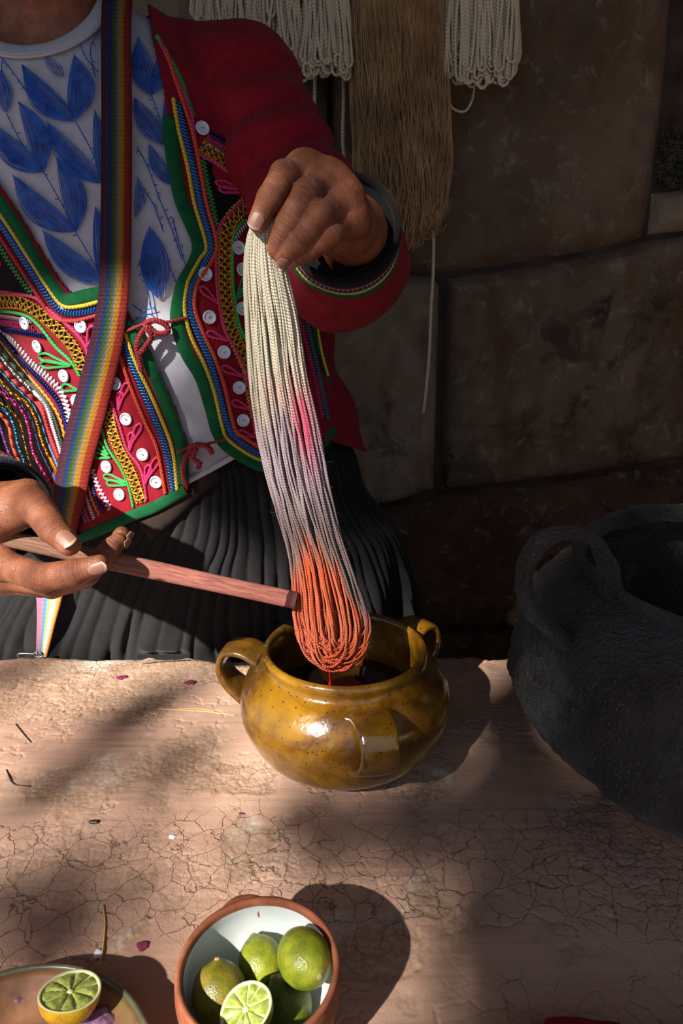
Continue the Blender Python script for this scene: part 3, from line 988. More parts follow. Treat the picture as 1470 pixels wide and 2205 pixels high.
for k, (px, py, rx, lab) in enumerate([(188, 2193, 0.0085, 'wet mauve crystal lump touching the squeezed lime half'), (222, 2198, 0.0075, 'smaller wet mauve lump next to the dish wall'), (45, 2142, 0.005, 'flat mauve scrap stuck on the lit floor of the dish')]):
    c = on_z(px, py, 0.4625)
    th, ph = np.meshgrid(np.linspace(0, 2 * np.pi, 26, endpoint=False), np.linspace(0.02, np.pi - 0.02, 16), indexing='ij')
    D = np.stack([np.cos(th) * np.sin(ph), np.sin(th) * np.sin(ph), np.cos(ph) * (0.75 if k < 2 else 0.25)], -1).reshape(-1, 3)
    V = c + D * rx * (1 + 0.28 * fbm(D * 2.2 + k * 9, 3, 60 + k))[:, None]
    tag(obj('flower_scrap', V, grid_faces(26, 16, wrap_u=True), M['petal']), lab, 'flower scrap', 'mauve scraps on the dish')
# ------------------------------------------------------------------ person
class Loft:
    """Stack of ellipses: columns z, x-centre, front y, half width, half depth."""
    def __init__(s, rows):
        R = np.array(rows, float)
        R = R[np.argsort(R[:, 0])]
        D = catmull(R, 0.004)
        D = D[np.argsort(D[:, 0])]
        s.D = D; s.lo = D[0, 0]; s.hi = D[-1, 0]

    def par(s, z):
        z = np.clip(z, s.lo, s.hi)
        return [np.interp(z, s.D[:, 0], s.D[:, k]) for k in (1, 2, 3, 4)]

    def F(s, P):
        xc, yf, a, b = s.par(P[..., 2])
        return np.sqrt(((P[..., 0] - xc) / a) ** 2 + ((P[..., 1] - yf - b) / b) ** 2) - 1

    def point(s, th, z, off=0.0):
        xc, yf, a, b = s.par(z)
        return np.stack([xc + (a + off) * np.cos(th), yf + b + (b + off) * np.sin(th), z * np.ones_like(th)], -1)

    def normal(s, P):
        e = 1e-4
        g = np.stack([s.F(P + np.eye(3)[k] * e) - s.F(P - np.eye(3)[k] * e) for k in range(3)], -1)
        return nrm(g)

    def hit(s, uv, off=0.0):
        """Where the sight line through a photo position meets the surface; outside the outline: its nearest approach."""
        uv = np.atleast_2d(np.asarray(uv, float))
        d = ray(uv[:, 0], uv[:, 1])
        ts = np.linspace(0.55, 1.25, 141)
        P = CAMP + d[:, None] * ts[None, :, None]
        f = s.F(P)
        ins = f < 0
        k = np.where(ins.any(1), ins.argmax(1), f.argmin(1))
        hi = ts[k]; lo = np.where(ins.any(1), ts[np.maximum(k - 1, 0)], hi)
        for _ in range(22):
            mid = (lo + hi) / 2
            fm = s.F(CAMP + d * mid[:, None])
            hi = np.where(fm < 0, mid, hi); lo = np.where(fm < 0, lo, mid)
        P = CAMP + d * hi[:, None]
        N = s.normal(P)
        return P + N * np.asarray(off, float).reshape(-1, 1) if np.ndim(off) else P + N * off, N


TORSO = Loft([(0.50, -0.175, 0.788, 0.255, 0.165), (0.60, -0.177, 0.790, 0.234, 0.152), (0.68, -0.180, 0.796, 0.210, 0.137), (0.80, -0.205, 0.800, 0.198, 0.130),
              (0.92, -0.243, 0.796, 0.212, 0.135), (1.02, -0.282, 0.800, 0.220, 0.135), (1.10, -0.312, 0.813, 0.222, 0.128), (1.15, -0.325, 0.833, 0.200, 0.112),
              (1.19, -0.332, 0.853, 0.150, 0.092), (1.22, -0.335, 0.868, 0.100, 0.074)])
SKIRT = Loft([(0.722, -0.186, 0.813, 0.178, 0.122), (0.69, -0.178, 0.807, 0.196, 0.130), (0.64, -0.180, 0.801, 0.212, 0.140), (0.60, -0.192, 0.801, 0.250, 0.155), (0.56, -0.215, 0.800, 0.302, 0.170),
              (0.46, -0.245, 0.806, 0.363, 0.190), (0.36, -0.255, 0.808, 0.396, 0.205), (0.18, -0.26, 0.808, 0.420, 0.225), (0.004, -0.26, 0.808, 0.430, 0.235)])

person = empty('person', 'person in an embroidered red jacket holding up a half dyed skein of yarn', 'person')

# materials
m = M['skin'] = Mat('skin', '8a5238', 0.48, spec=0.45)
s1 = m.ramp(m.noise(55, 5, 0.6), [(0.28, '5e3423'), (0.5, '7c4931'), (0.75, '935e44')])
s1 = m.mix(m.math('MULTIPLY', m.attr('knuckle'), 0.10), s1, lin('7a3f33'))
m.set('Base Color', s1)
m.set('Subsurface Weight', 0.12); m.set('Subsurface Radius', (0.006, 0.0025, 0.0012))
m.set('Roughness', m.ramp(m.noise(120, 4), [(0.3, 0.36), (0.7, 0.6)]))
creases = m.wave(125, vec=m.attr('along', 'Vector') if False else m.mapping(m.co('UV'), (1, 1, 1)), dist=5, detail=3, dscale=30, dirn='X')
ch = m.math('MULTIPLY', m.math('MULTIPLY', creases, m.attr('knuckle')), 1.6)
ch = m.math('ADD', ch, m.math('MULTIPLY', m.voronoi(620, 'DISTANCE_TO_EDGE'), 0.45))
ch = m.math('ADD', ch, m.math('MULTIPLY', m.noise(240, 5, 0.65), 0.45))
m.bump(ch, 0.7, 0.0018)
m = M['nail'] = Mat('fingernail', 'b58d78', 0.38, spec=0.35)
nx_ = m.node('ShaderNodeSeparateXYZ'); m.put(nx_.inputs[0], m.co('UV'))
m.set('Base Color', m.ramp(nx_.outputs[0], [(0.0, '8c6854'), (0.15, '80594a'), (0.80, '835c4e'), (0.92, 'a08a76')]))
m.bump(m.wave(7, vec=m.mapping(m.co('UV'), (0, 1, 1)), dirn='Y', dist=1.0), 0.15, 0.0004)


def fabric(name, color, dark=None, scale=900, rough=0.9, strength=0.5, sheen=0.04):
    m = Mat(name, color, rough, spec=0.2)
    c = lin(color)
    d = lin(dark) if dark else tuple(x * 0.55 for x in c[:3]) + (1,)
    n = m.noise(70, 5, 0.6)
    m.set('Base Color', m.mix(m.ramp(n, [(0.3, 0.0), (0.7, 1.0)]), d, c))
    w = m.wave(scale / 20, vec=m.mapping(m.co(), (1, 1, 1), rot=(0, 0.75, 0)), dist=0.6, detail=2, dscale=3)
    m.bump(m.math('ADD', w, m.math('MULTIPLY', m.noise(500, 3), 0.8)), strength, 0.0006)
    m.set('Sheen Weight', sheen); m.set('Sheen Roughness', 0.5)
    return m


M['crimson'] = fabric('crimson_wool', '8c0f22', '6c0a18', 5200)
M['black_cloth'] = fabric('black_velvet', '0f0d10', '080709', 4000)
M['green_cloth'] = fabric('green_binding_wool', '0d5c33', '084527', 5200)
M['navy_cloth'] = fabric('navy_cuff_cloth', '1c2130', '121621', 5200)
M['shirt_white'] = fabric('white_jersey', 'b9bac2', 'a9abb5', 9000, strength=0.25, sheen=0.1)
M['skirt_black'] = fabric('black_wool_skirt', '1b1c1f', '111214', 5200, strength=0.7, sheen=0.08)

# ---- hands (pose read joint by joint) -----------------------------------------------------------
def hand(fingers, palm, k_f=0.011, k_p=0.016):
    """fingers: list of (points, radii); palm: list of segments (a, b, r1, r2). Returns an SDF."""
    def f(P):
        p = None
        for a, b, r1, r2 in palm:
            d = sd_seg(P, a, b, r1, r2)
            p = d if p is None else smin(p, d, k_p)
        out = p
        for pts, rad in fingers:
            q = None
            for i in range(len(pts) - 1):
                d = sd_seg(P, pts[i], pts[i + 1], rad[i], rad[i + 1])
                q = d if q is None else smin(q, d, 0.0018)
            dz = nrm(CAMP - pts[1])
            q = smin(q, np.linalg.norm(P - (pts[1] + dz * rad[1] * 0.20), axis=-1) - rad[1] * 0.90, 0.004)    # bony middle knuckle
            out = np.minimum(out, smin(p, q, k_f))
        return out
    return f


def J(*a):
    return [at(u, v, t) for u, v, t in a]


# hand that holds the yarn: dorsal side to the viewer, fingers pointing down
RI = (J((656, 368, 0.556), (612, 378, 0.534), (580, 428, 0.531), (556, 478, 0.535)), (0.0122, 0.0112, 0.0100, 0.0083))
RM = (J((706, 394, 0.553), (662, 416, 0.528), (620, 484, 0.529), (598, 534, 0.541)), (0.0124, 0.0113, 0.0103, 0.0088))
RR = (J((738, 430, 0.556), (690, 462, 0.528), (644, 518, 0.531), (610, 551, 0.542)), (0.0118, 0.0106, 0.0095, 0.0078))
RP = (J((754, 474, 0.562), (712, 504, 0.536), (670, 538, 0.539), (632, 556, 0.547)), (0.0106, 0.0094, 0.0082, 0.0066))
RT = (J((712, 500, 0.612), (650, 500, 0.585), (600, 492, 0.566), (566, 478, 0.558)), (0.014, 0.0125, 0.0108, 0.0085))
rw = at(768, 500, 0.632)
rw2 = at(756, 506, 0.612)
RPALM = [(RI[0][0], RM[0][0], 0.0118, 0.0122), (RM[0][0], RR[0][0], 0.0122, 0.0116), (RR[0][0], RP[0][0], 0.0116, 0.0106),
         (RI[0][0], at(752, 470, 0.625), 0.0122, 0.019), (RM[0][0], at(758, 482, 0.625), 0.0125, 0.020), (RR[0][0], at(766, 496, 0.625), 0.0120, 0.020), (RP[0][0], at(770, 508, 0.625), 0.0116, 0.019),
         (at(738, 505, 0.585), rw2, 0.0150, 0.019), (RT[0][0], rw, 0.015, 0.022), (at(760, 492, 0.622), at(744, 560, 0.73), 0.0225, 0.034)]
rhand = hand([RI, RM, RR, RP, RT], RPALM)

# hand that holds the stick: thumb on top, index along the stick, the others curled beneath
LT = (J((-30, 1118, 0.585), (78, 1092, 0.570), (113, 1138, 0.549), (149, 1172, 0.543)), (0.0185, 0.0135, 0.0118, 0.0092))
LI = (J((-6, 1212, 0.585), (92, 1244, 0.556), (164, 1232, 0.545), (213, 1216, 0.545)), (0.0128, 0.0118, 0.0106, 0.0080))
LMd = (J((-10, 1236, 0.600), (110, 1256, 0.572), (188, 1236, 0.570), (238, 1180, 0.586), (254, 1166, 0.592)), (0.0125, 0.0110, 0.0098, 0.0088, 0.0078))
LR = (J((-16, 1246, 0.612), (112, 1262, 0.588), (180, 1246, 0.592), (238, 1186, 0.606), (262, 1152, 0.612)), (0.0120, 0.0105, 0.0093, 0.0084, 0.0076))
LP = (J((-20, 1250, 0.626), (90, 1262, 0.608), (160, 1250, 0.612), (210, 1206, 0.620)), (0.011, 0.0098, 0.0086, 0.0072))
lw = at(-50, 1120, 0.628)
LPALM = [(lw, LI[0][0], 0.028, 0.0140), (lw, LMd[0][0], 0.026, 0.0135), (lw, LR[0][0], 0.025, 0.0130), (lw, LP[0][0], 0.024, 0.012), (lw, LT[0][0], 0.027, 0.0200),
         (LT[0][0], at(52, 1082, 0.580), 0.0200, 0.0155), (at(-40, 1096, 0.60), at(60, 1066, 0.592), 0.022, 0.0130), (lw, lw + 0.12 * nrm(np.array([-0.600, 0.880, 0.730]) - lw), 0.027, 0.033)]
lhand = hand([LT, LI, LMd, LR, LP], LPALM)

fine_v = []; fine_f = []; kn = []; fuv = []; nb_ = 0


def add_skin(f, lo, hi, h, fingers):
    global nb_
    V, Q = sdf_mesh(f, lo, hi, h)
    for _ in range(3):
        V = V - np.clip(f(V), -h, h)[:, None] * sdf_normals(f, V)
    k = np.zeros(len(V)); al = np.zeros((len(V), 2))
    best = np.full(len(V), 1e9)
    for pts, rad in fingers:
        pts = np.array(pts)
        base = 0.0; num = np.zeros(len(V)); den = np.zeros(len(V)); dm = np.full(len(V), 1e9)
        for i in range(len(pts) - 1):
            a, b = pts[i], pts[i + 1]
            L = np.linalg.norm(b - a)
            hu = (V - a) @ (b - a) / (L * L)
            d = np.linalg.norm(V - a - np.clip(hu, 0, 1)[:, None] * (b - a), axis=1)
            w = 1 / (d ** 6 + 1e-18)
            num += w * (base + hu * L); den += w; dm = np.minimum(dm, d - rad[i])
            base += L
        mm = dm < best
        best = np.where(mm, dm, best)
        al[mm, 0] = (num / den)[mm]
        for i in range(1, len(pts) - 1):
            k = np.maximum(k, np.exp(-(np.linalg.norm(V - pts[i], axis=1) / (rad[i] * 1.25)) ** 4) * (1.0 if i == 1 else 0.45))
    fine_v.append(V); fine_f.append(Q + nb_); kn.append(k); fuv.append(al); nb_ += len(V)


ra = np.array(sum([list(p) for p, _ in (RI, RM, RR, RP, RT)], []) + [at(742, 560, 0.73), rw])
add_skin(rhand, ra.min(0) - 0.04, ra.max(0) + 0.04, 0.00135, [RI, RM, RR, RP, RT])
la = np.array(sum([list(p) for p, _ in (LT, LI, LMd, LR, LP)], []) + [lw, lw + 0.12 * nrm(np.array([-0.600, 0.880, 0.730]) - lw)])
add_skin(lhand, la.min(0) - 0.04, la.max(0) + 0.04, 0.00135, [LT, LI, LMd, LR, LP])

# ---- head, trunk, arms, legs ----------------------------------------------------------------------
S_R = np.array([-0.122, 0.930, 1.130]); E_R = at(742, 575, 0.735); C_R = at(745, 492, 0.640)
S_L = np.array([-0.505, 0.905, 1.118]); E_L = np.array([-0.600, 0.880, 0.730]); C_L = at(-78, 1082, 0.645)
HC = np.array([-0.318, 0.865, 1.330])


def body_sdf(P):
    t = TORSO.F(P) * 0.10 + 0.012
    t = smax(t, P[..., 2] - 1.21, 0.03); t = smax(t, 0.67 - P[..., 2], 0.03)
    d = smin(t, sd_seg(P, (-0.333, 0.925, 1.12), (-0.322, 0.885, 1.27), 0.060, 0.052), 0.03)
    head = sd_ell(P, HC + [0, 0.02, 0.015], (0.074, 0.094, 0.105))
    jaw = smin(sd_ell(P, HC + [0.004, -0.028, -0.075], (0.055, 0.060, 0.050)), np.linalg.norm(P - (HC + [0.006, -0.070, -0.100]), axis=-1) - 0.022, 0.03)
    head = smin(head, jaw, 0.04)
    head = smin(head, sd_seg(P, HC + [0, -0.082, 0.012], HC + [0.002, -0.102, -0.028], 0.008, 0.013), 0.018)      # nose
    for s in (-1, 1):
        head = smin(head, sd_ell(P, HC + [s * 0.076, 0.018, -0.01], (0.010, 0.020, 0.032)), 0.010)               # ears
        head = smax(head, -(np.linalg.norm(P - (HC + [s * 0.031, -0.094, 0.012]), axis=-1) - 0.014), 0.012)       # eye sockets
        head = smin(head, np.linalg.norm(P - (HC + [s * 0.031, -0.073, 0.010]), axis=-1) - 0.0135, 0.004)         # eyes
    head = smin(head, sd_seg(P, HC + [-0.020, -0.086, -0.060], HC + [0.024, -0.086, -0.060], 0.009, 0.009), 0.012)  # lips
    d = smin(d, head, 0.035)
    for S, E, W in ((S_R, E_R, C_R), (S_L, E_L, lw)):
        d = smin(d, sd_seg(P, S, E, 0.052, 0.040), 0.04)
        d = smin(d, sd_seg(P, E, W, 0.038, 0.026), 0.02)
    for s in (-1, 1):                                                                                             # kneeling legs under the skirt
        hip = np.array([-0.17 + s * 0.085, 0.955, 0.56]); knee = np.array([-0.17 + s * 0.11, 0.915, 0.075])
        d = smin(d, sd_seg(P, (-0.18, 0.945, 0.70), hip, 0.080, 0.085), 0.04)
        d = smin(d, sd_seg(P, hip, knee, 0.085, 0.058), 0.05)
        d = smin(d, sd_seg(P, knee, knee + [0, 0.30, -0.02], 0.055, 0.035), 0.03)
    return d


V, Q = sdf_mesh(body_sdf, (-0.68, 0.55, -0.02), (0.12, 1.32, 1.50), 0.0078)
fine_v.append(V); fine_f.append(Q + nb_); kn.append(np.zeros(len(V))); fuv.append(np.zeros((len(V), 2)))
body = obj('body', np.vstack(fine_v), np.vstack(fine_f), M['skin'], person, attrs={'knuckle': np.concatenate(kn)}, uvs=np.vstack(fuv))

m = M['hair'] = Mat('black_hair', '14100e', 0.5)
m.bump(m.wave(60, dist=2, dirn='X'), 0.6, 0.003)
V, Q = sdf_mesh(lambda P: smax(smin(sd_ell(P, HC + [0, 0.028, 0.022], (0.083, 0.098, 0.112)), sd_seg(P, HC + [0, 0.12, 0.02], HC + [0, 0.16, -0.22], 0.03, 0.018), 0.03),
                               -sd_ell(P, HC + [0, -0.085, -0.03], (0.066, 0.07, 0.105)), 0.01), HC - 0.26, HC + 0.26, 0.008)
obj('hair', V, Q.tolist(), M['hair'], person)


def nail(pts, rad, view, w, l, back=0.3, tilt=0.0):
    """Curved plate on the dorsal side of a finger tip."""
    a, b = np.array(pts[-2]), np.array(pts[-1])
    ax = nrm(b - a)
    dorsal = np.asarray(view, float); dorsal = nrm(dorsal - dorsal @ ax * ax)
    side = np.cross(ax, dorsal)
    if tilt:
        ax = nrm(ax - dorsal * tilt); dorsal = nrm(dorsal - dorsal @ ax * ax)
    nu, nv = 15, 13
    V = []; uv = []
    R = rad[-1] * 1.03
    for i in range(nu):
        s = i / (nu - 1)
        for j in range(nv):
            q = j / (nv - 1) * 2 - 1
            rnd = 1 - 0.16 * max(0, (abs(s - 0.5) * 2)) ** 4
            wid = q * w * 0.5 * rnd
            ang = wid / R
            ends = -0.18 * l * (q * q) * (1 if s > 0.5 else -1) * abs(2 * s - 1) ** 2
            V.append(b + ax * ((s - back) * l + ends) + R * 0.97 * (math.sin(ang) * side + math.cos(ang) * dorsal) + dorsal * (0.0006 + 0.0004 * math.sin(math.pi * s)))
            uv.append((s, j / (nv - 1)))
    o = obj('fingernail', V, grid_faces(nu, nv), M['nail'], body, uvs=uv)
    sol = o.modifiers.new('solid', 'SOLIDIFY'); sol.thickness = 0.0007; sol.offset = -1
    return o


tocam = lambda p: CAMP - np.array(p)
nail(RI[0], RI[1], tocam(RI[0][-1]) + np.array([-0.10, 0, 0.10]), 0.0125, 0.0135, 0.42)
nail(RR[0], RR[1], tocam(RR[0][-1]) + np.array([-0.05, 0.25, -0.35]), 0.010, 0.010, 0.4)
nail(RP[0], RP[1], tocam(RP[0][-1]) + np.array([-0.05, 0.10, -0.35]), 0.0088, 0.009, 0.4)
nail(LT[0], LT[1], tocam(LT[0][-1]) + np.array([0.05, 0, 0.08]), 0.0148, 0.0165, 0.50)
nail(LI[0], LI[1], tocam(LI[0][-1]) + np.array([0.05, 0, -0.16]), 0.0105, 0.0150, 0.42)
nail(LMd[0], LMd[1], np.array([0.8, -0.2, -0.2]), 0.0100, 0.0085, 0.2)
nail(LR[0], LR[1], np.array([0.8, -0.2, -0.1]), 0.0098, 0.0085, 0.2)

# ---- skirt ------------------------------------------------------------------------------------------
nth, nz = 1100, 120
th = np.linspace(0, 2 * np.pi, nth, endpoint=False)
zz = np.r_[np.linspace(0.722, 0.36, 90), np.linspace(0.35, 0.004, 30)]
TH, ZZ = np.meshgrid(th, zz, indexing='ij')
P = SKIRT.point(TH, ZZ)
xc, yf, a_, b_ = SKIRT.par(ZZ)
out = nrm(np.stack([np.cos(TH) / a_, np.sin(TH) / b_, TH * 0], -1))
drop = np.clip((0.735 - ZZ) / 0.30, 0, 1)
phase = TH * 46 + 2.2 * vnoise(np.stack([TH * 6, ZZ * 3, TH * 0], -1), 71) + 1.4 * drop * vnoise(np.stack([TH * 14, ZZ * 6, TH * 0 + 2], -1), 72)
pl = np.abs(np.sin(phase)) ** 0.7 - 0.6
big = fbm(np.stack([np.cos(TH) * 4.5, np.sin(TH) * 4.5, ZZ * 3.0], -1), 3, 73)
fold = np.sin(TH * 17 + 3 * big + 8 * drop)
P = P + out * ((0.0034 + 0.0022 * drop) * pl + 0.010 * drop * big + 0.0085 * drop * np.clip(drop - 0.45, 0, 1) * 2 * fold)[..., None]
front = np.clip(-np.sin(TH) - 0.3, 0, 1)
P[..., 1] = np.where(ZZ < 0.455, np.maximum(P[..., 1], 0.8015), P[..., 1])
F = grid_faces(nth, nz, wrap_u=True)
skirt = obj('skirt', P.reshape(-1, 3), F, M['skirt_black'], person)
wb = SKIRT.point(np.linspace(0, 2 * np.pi, 120, endpoint=False), np.full(120, 0.714), 0.002)
obj('waistband', *tube(wb, 0.012, 8, closed=True, flat=0.35, up=nrm(wb - wb.mean(0)))[:2], M['black_cloth'], skirt)
# loose flap of the waist tie
fl_px = catmull([(470, 1016), (418, 1058), (372, 1100), (318, 1140)], 6)
fp, fn = SKIRT.hit(fl_px, 0.008)
m = M['brown_tie'] = fabric('brown_waist_tie', '2b221d', '201914')
Tt = nrm(np.gradient(fp, axis=0)); sd = np.cross(fn, Tt)
w_ = np.linspace(0.008, 0.0135, len(fp))[:, None]
Vt = np.concatenate([fp - sd * w_, fp - sd * w_ * 0.3 + fn * 0.002, fp + sd * w_ * 0.3 + fn * 0.002, fp + sd * w_]).reshape(4, -1, 3).transpose(1, 0, 2).reshape(-1, 3)
ft = obj('waist_tie', Vt, grid_faces(len(fp), 4), M['brown_tie'], skirt)
ft.modifiers.new('solid', 'SOLIDIFY').thickness = 0.0012

# ---- white shirt --------------------------------------------------------------------------------------
NECK_C = np.array([-0.3335, 0.888, 1.182]); NECK_N = nrm(np.array([0.03, -0.60, 0.80]))
nth, nz = 420, 200
th = np.linspace(0, 2 * np.pi, nth, endpoint=False)
zz = np.linspace(0.60, 1.218, nz)
TH, ZZ = np.meshgrid(th, zz, indexing='ij')
P = TORSO.point(TH, ZZ)
N = TORSO.normal(P.reshape(-1, 3)).reshape(P.shape)
fl = np.sin((P[..., 0] * 0.86 + P[..., 2] * 0.52) * 95 + 3.0 * fbm(P * 7, 2, 81))
P = P + N * (0.0030 * fl * np.clip((1.12 - ZZ) / 0.1, 0, 1) * np.clip(0.5 + fbm(P * 6, 2, 82), 0, 1) + 0.003 * fbm(P * 9, 3, 83))[..., None] - N * 0.003
V = P.reshape(-1, 3)
F = np.array(grid_faces(nth, nz, wrap_u=True))
cen = V[F].mean(1)
rel = cen - NECK_C
hgt = rel @ NECK_N; rad = np.linalg.norm(rel - hgt[:, None] * NECK_N, axis=1)
F = F[~((rad < 0.0655) & (hgt > -0.05))]
cen = V[F].mean(1); su, sv, _t = proj(cen)
F = F[~((cen[:, 2] < 0.80) & (sv > np.interp(su, [250, 405, 505, 640, 720], [1118, 1036, 982, 905, 880])))]
shirt = obj('shirt', V, F, M['shirt_white'], person)
ex, ey, en = basis(NECK_N)
a = np.linspace(0, 2 * np.pi, 90, endpoint=False)
m = M['rib'] = fabric('ribbed_collar', 'b9bdc8', 'a5a9b4', 9000, strength=0.3)
cring = NECK_C + 0.0655 * (np.cos(a)[:, None] * ex + np.sin(a)[:, None] * ey)
# seat the collar on the shirt
for _ in range(3):
    fv = TORSO.F(cring)
    cring = cring - (fv * 0.09)[:, None] * TORSO.normal(cring) * (np.abs(fv) < 0.6)[:, None]
cn = nrm(TORSO.normal(cring) * 0.6 + NECK_N)
obj('collar', *tube(cring + cn * 0.001, 0.0105, 12, closed=True, flat=0.30, up=cn)[:2], M['rib'], shirt)
hem_p, hem_n = TORSO.hit(catmull([(360, 1058), (405, 1036), (455, 1010), (505, 982), (560, 951)], 4), 0.0)
obj('shirt_hem', *tube(hem_p - hem_n * 0.001, 0.0036, 8, flat=0.5, up=hem_n)[:2], M['shirt_white'], shirt)
tube_s = cring + (cring - NECK_C) * 0.17
obj('collar_stitching', *tube(tube_s + cn * 0.0032, 0.0006, 5, closed=True)[:2], M['rib'], shirt)

m = M['print'] = Mat('blue_leaf_print', '1f4aa0', 0.85, spec=0.2)
m.set('Base Color', m.ramp(m.noise(90, 3), [(0.3, '163a86'), (0.7, '2a5cb8')]))


def ribbon_on(surf, px, width, off, taper=True):
    """Flat printed stroke following the surface."""
    P, N = surf.hit(px, off)
    T = nrm(np.gradient(P, axis=0)); B = np.cross(N, T)
    n = len(P); s = np.linspace(0, 1, n)
    w = (width * (np.sin(np.pi * np.clip(s, 0.03, 0.97)) ** 0.5 if taper else np.ones(n)))[:, None] * 0.5
    V = np.stack([P - B * w, P + B * w], 1).reshape(-1, 3)
    F = [(2 * i, 2 * i + 2, 2 * i + 3, 2 * i + 1) for i in range(n - 1)]
    return V, F


def leaf_print(base, tip, w, bend=0.12, n=17, seed=0):
    rg = np.random.default_rng(seed)
    b = np.array(base, float); t = np.array(tip, float)
    d = t - b; L = np.linalg.norm(d); d /= L; nn = np.array([-d[1], d[0]])
    s = np.linspace(0, 1, 13)
    shape = np.sin(np.pi * s ** 0.85) ** 0.9
    mb = MB()
    for k in range(n):
        f = (k + 0.5) / n * 2 - 1 + rg.uniform(-0.03, 0.03)
        s1 = 1 - rg.uniform(0, 0.16) * abs(f); s0 = rg.uniform(0, 0.05)
        ss = s0 + (s1 - s0) * s
        sh = np.interp(ss, s, shape)
        px = b + d * (ss * L)[:, None] + nn * (f * w * 0.5 * sh + bend * L * np.sin(np.pi * ss))[:, None]
        px += rg.normal(size=2) * 0.5
        dens = 0.00088 * (1.25 - 0.35 * abs(f + 0.25)) * rg.uniform(0.75, 1.3)
        mb.add(*ribbon_on(TORSO, px, dens * w / 52, SHIRT_OFF + 0.00004 * k))
    for k in range(n):                                                     # short shading dashes near the base
        f = rg.uniform(-0.9, 0.9); a0 = rg.uniform(0.02, 0.5); a1 = a0 + rg.uniform(0.08, 0.22)
        ss = np.linspace(a0, a1, 5)
        sh = np.interp(ss, s, shape)
        px = b + d * (ss * L)[:, None] + nn * (f * w * 0.5 * sh + bend * L * np.sin(np.pi * ss))[:, None]
        mb.add(*ribbon_on(TORSO, px, 0.0006, SHIRT_OFF + 0.0009))
    return mb.build('printed_leaf', M['print'], shirt)


SHIRT_OFF = 0.0016
LEAVES = [((163, 261), (161, 120), 60, 0.10), ((163, 261), (49, 141), 58, -0.10), ((140, 168), (96, 122), 26, 0.0), ((222, 396), (102, 261), 54, -0.08), ((222, 396), (204, 237), 42, 0.05),
          ((96, 371), (-20, 262), 56, -0.10), ((96, 371), (41, 220), 54, 0.10), ((165, 500), (29, 375), 58, -0.10), ((165, 500), (122, 339), 56, 0.10), ((224, 608), (92, 494), 54, -0.08),
          ((224, 608), (206, 445), 50, 0.06), ((16, 245), (-4, 150), 40, 0.05), ((326, 208), (298, 82), 52, -0.05), ((326, 208), (353, 94), 40, 0.08), ((363, 314), (288, 212), 46, -0.06),
          ((363, 314), (357, 196), 34, 0.05), ((377, 402), (320, 310), 34, -0.08), ((340, 642), (322, 488), 64, 0.02), ((60, 520), (-10, 420), 46, -0.08), ((292, 470), (296, 380), 26, 0.1)]
for k, (b, t, w, bd) in enumerate(LEAVES):
    leaf_print(b, t, w, bd, 22 if w > 30 else 11, k)
mb = MB()
rg = np.random.default_rng(5)
for pl_ in [[(163, 261), (200, 330), (222, 396)], [(96, 371), (135, 440), (165, 500)], [(165, 500), (200, 560), (224, 608)], [(16, 245), (50, 310), (96, 371)], [(326, 208), (345, 260), (363, 314)],
            [(296, 318), (318, 360), (340, 420), (372, 500), (392, 560)], [(300, 400), (330, 440), (352, 500)], [(372, 470), (384, 520), (400, 575)], [(300, 560), (318, 620), (330, 680)], [(360, 560), (380, 610)],
            [(170, 90), (188, 130), (214, 160)], [(214, 70), (196, 110), (206, 170)], [(0, 120), (24, 150), (60, 200)], [(12, 110), (6, 150), (20, 190)], [(285, 655), (305, 668), (335, 662)], [(290, 690), (318, 676), (345, 690)]]:
    q = catmull(pl_, 4)
    mb.add(*ribbon_on(TORSO, q, 0.0011, SHIRT_OFF + 0.0006, False))
    for k in range(2, len(q) - 2, 5):
        d = rg.normal(size=2); d /= np.linalg.norm(d)
        mb.add(*ribbon_on(TORSO, np.array([q[k] - d * 1, q[k] + d * rg.uniform(5, 12)]), 0.0010, SHIRT_OFF + 0.0006, False))
mb.build('printed_twigs', M['print'], shirt)['kind'] = 'stuff'
# ---- jacket -------------------------------------------------------------------------------------------
# what the open front and the lower hem leave free (photo outline, read on the torso)
OPEN = [(-60, 330), (-5, 395), (45, 470), (90, 545), (135, 615), (152, 633), (196, 621), (232, 619), (262, 650), (284, 690), (300, 722), (322, 756), (355, 829), (380, 886), (404, 956), (404, 1056),
        (340, 1098), (286, 1120), (236, 1142), (180, 1166), (80, 1195), (-100, 1230), (-100, 1500), (1000, 1500), (1000, 1030), (705, 945), (640, 1000), (563, 1016), (502, 980), (473, 952), (465, 919), (441, 846), (408, 789), (376, 731),
        (371, 682), (388, 621), (408, 571), (416, 527), (392, 449), (380, 388), (366, 318), (364, 260), (352, 180), (330, 80), (318, -40), (300, -200), (-60, -200)]
JOFF = 0.006
nth, nz = 620, 300
th = np.linspace(0, 2 * np.pi, nth, endpoint=False)
zz = np.linspace(0.585, 1.216, nz)
TH, ZZ = np.meshgrid(th, zz, indexing='ij')
P = TORSO.point(TH, ZZ)
N = TORSO.normal(P.reshape(-1, 3)).reshape(P.shape)
side = np.clip(np.cos(TH) - 0.55, 0, 1)
P = P + N * (JOFF + 0.0022 * fbm(P * 11, 3, 91) * np.clip(1 + np.sin(TH) * 0.8, 0, 1) + 0.02 * side * np.clip((0.82 - ZZ) / 0.12, 0, 1) + 0.010 * side * np.sin(ZZ * 60 + 4 * TH))[..., None]
V = P.reshape(-1, 3)
F = np.array(grid_faces(nth, nz, wrap_u=True))
cen = V[F].mean(1)
cu, cv, ct = proj(cen)
cth = TH.reshape(-1)[F[:, 0]]
facing = (np.sin(cth) < 0.15)
keep = np.where(facing, ~in_poly(cu, cv, OPEN), cen[:, 2] > 0.70)
rel = cen - NECK_C
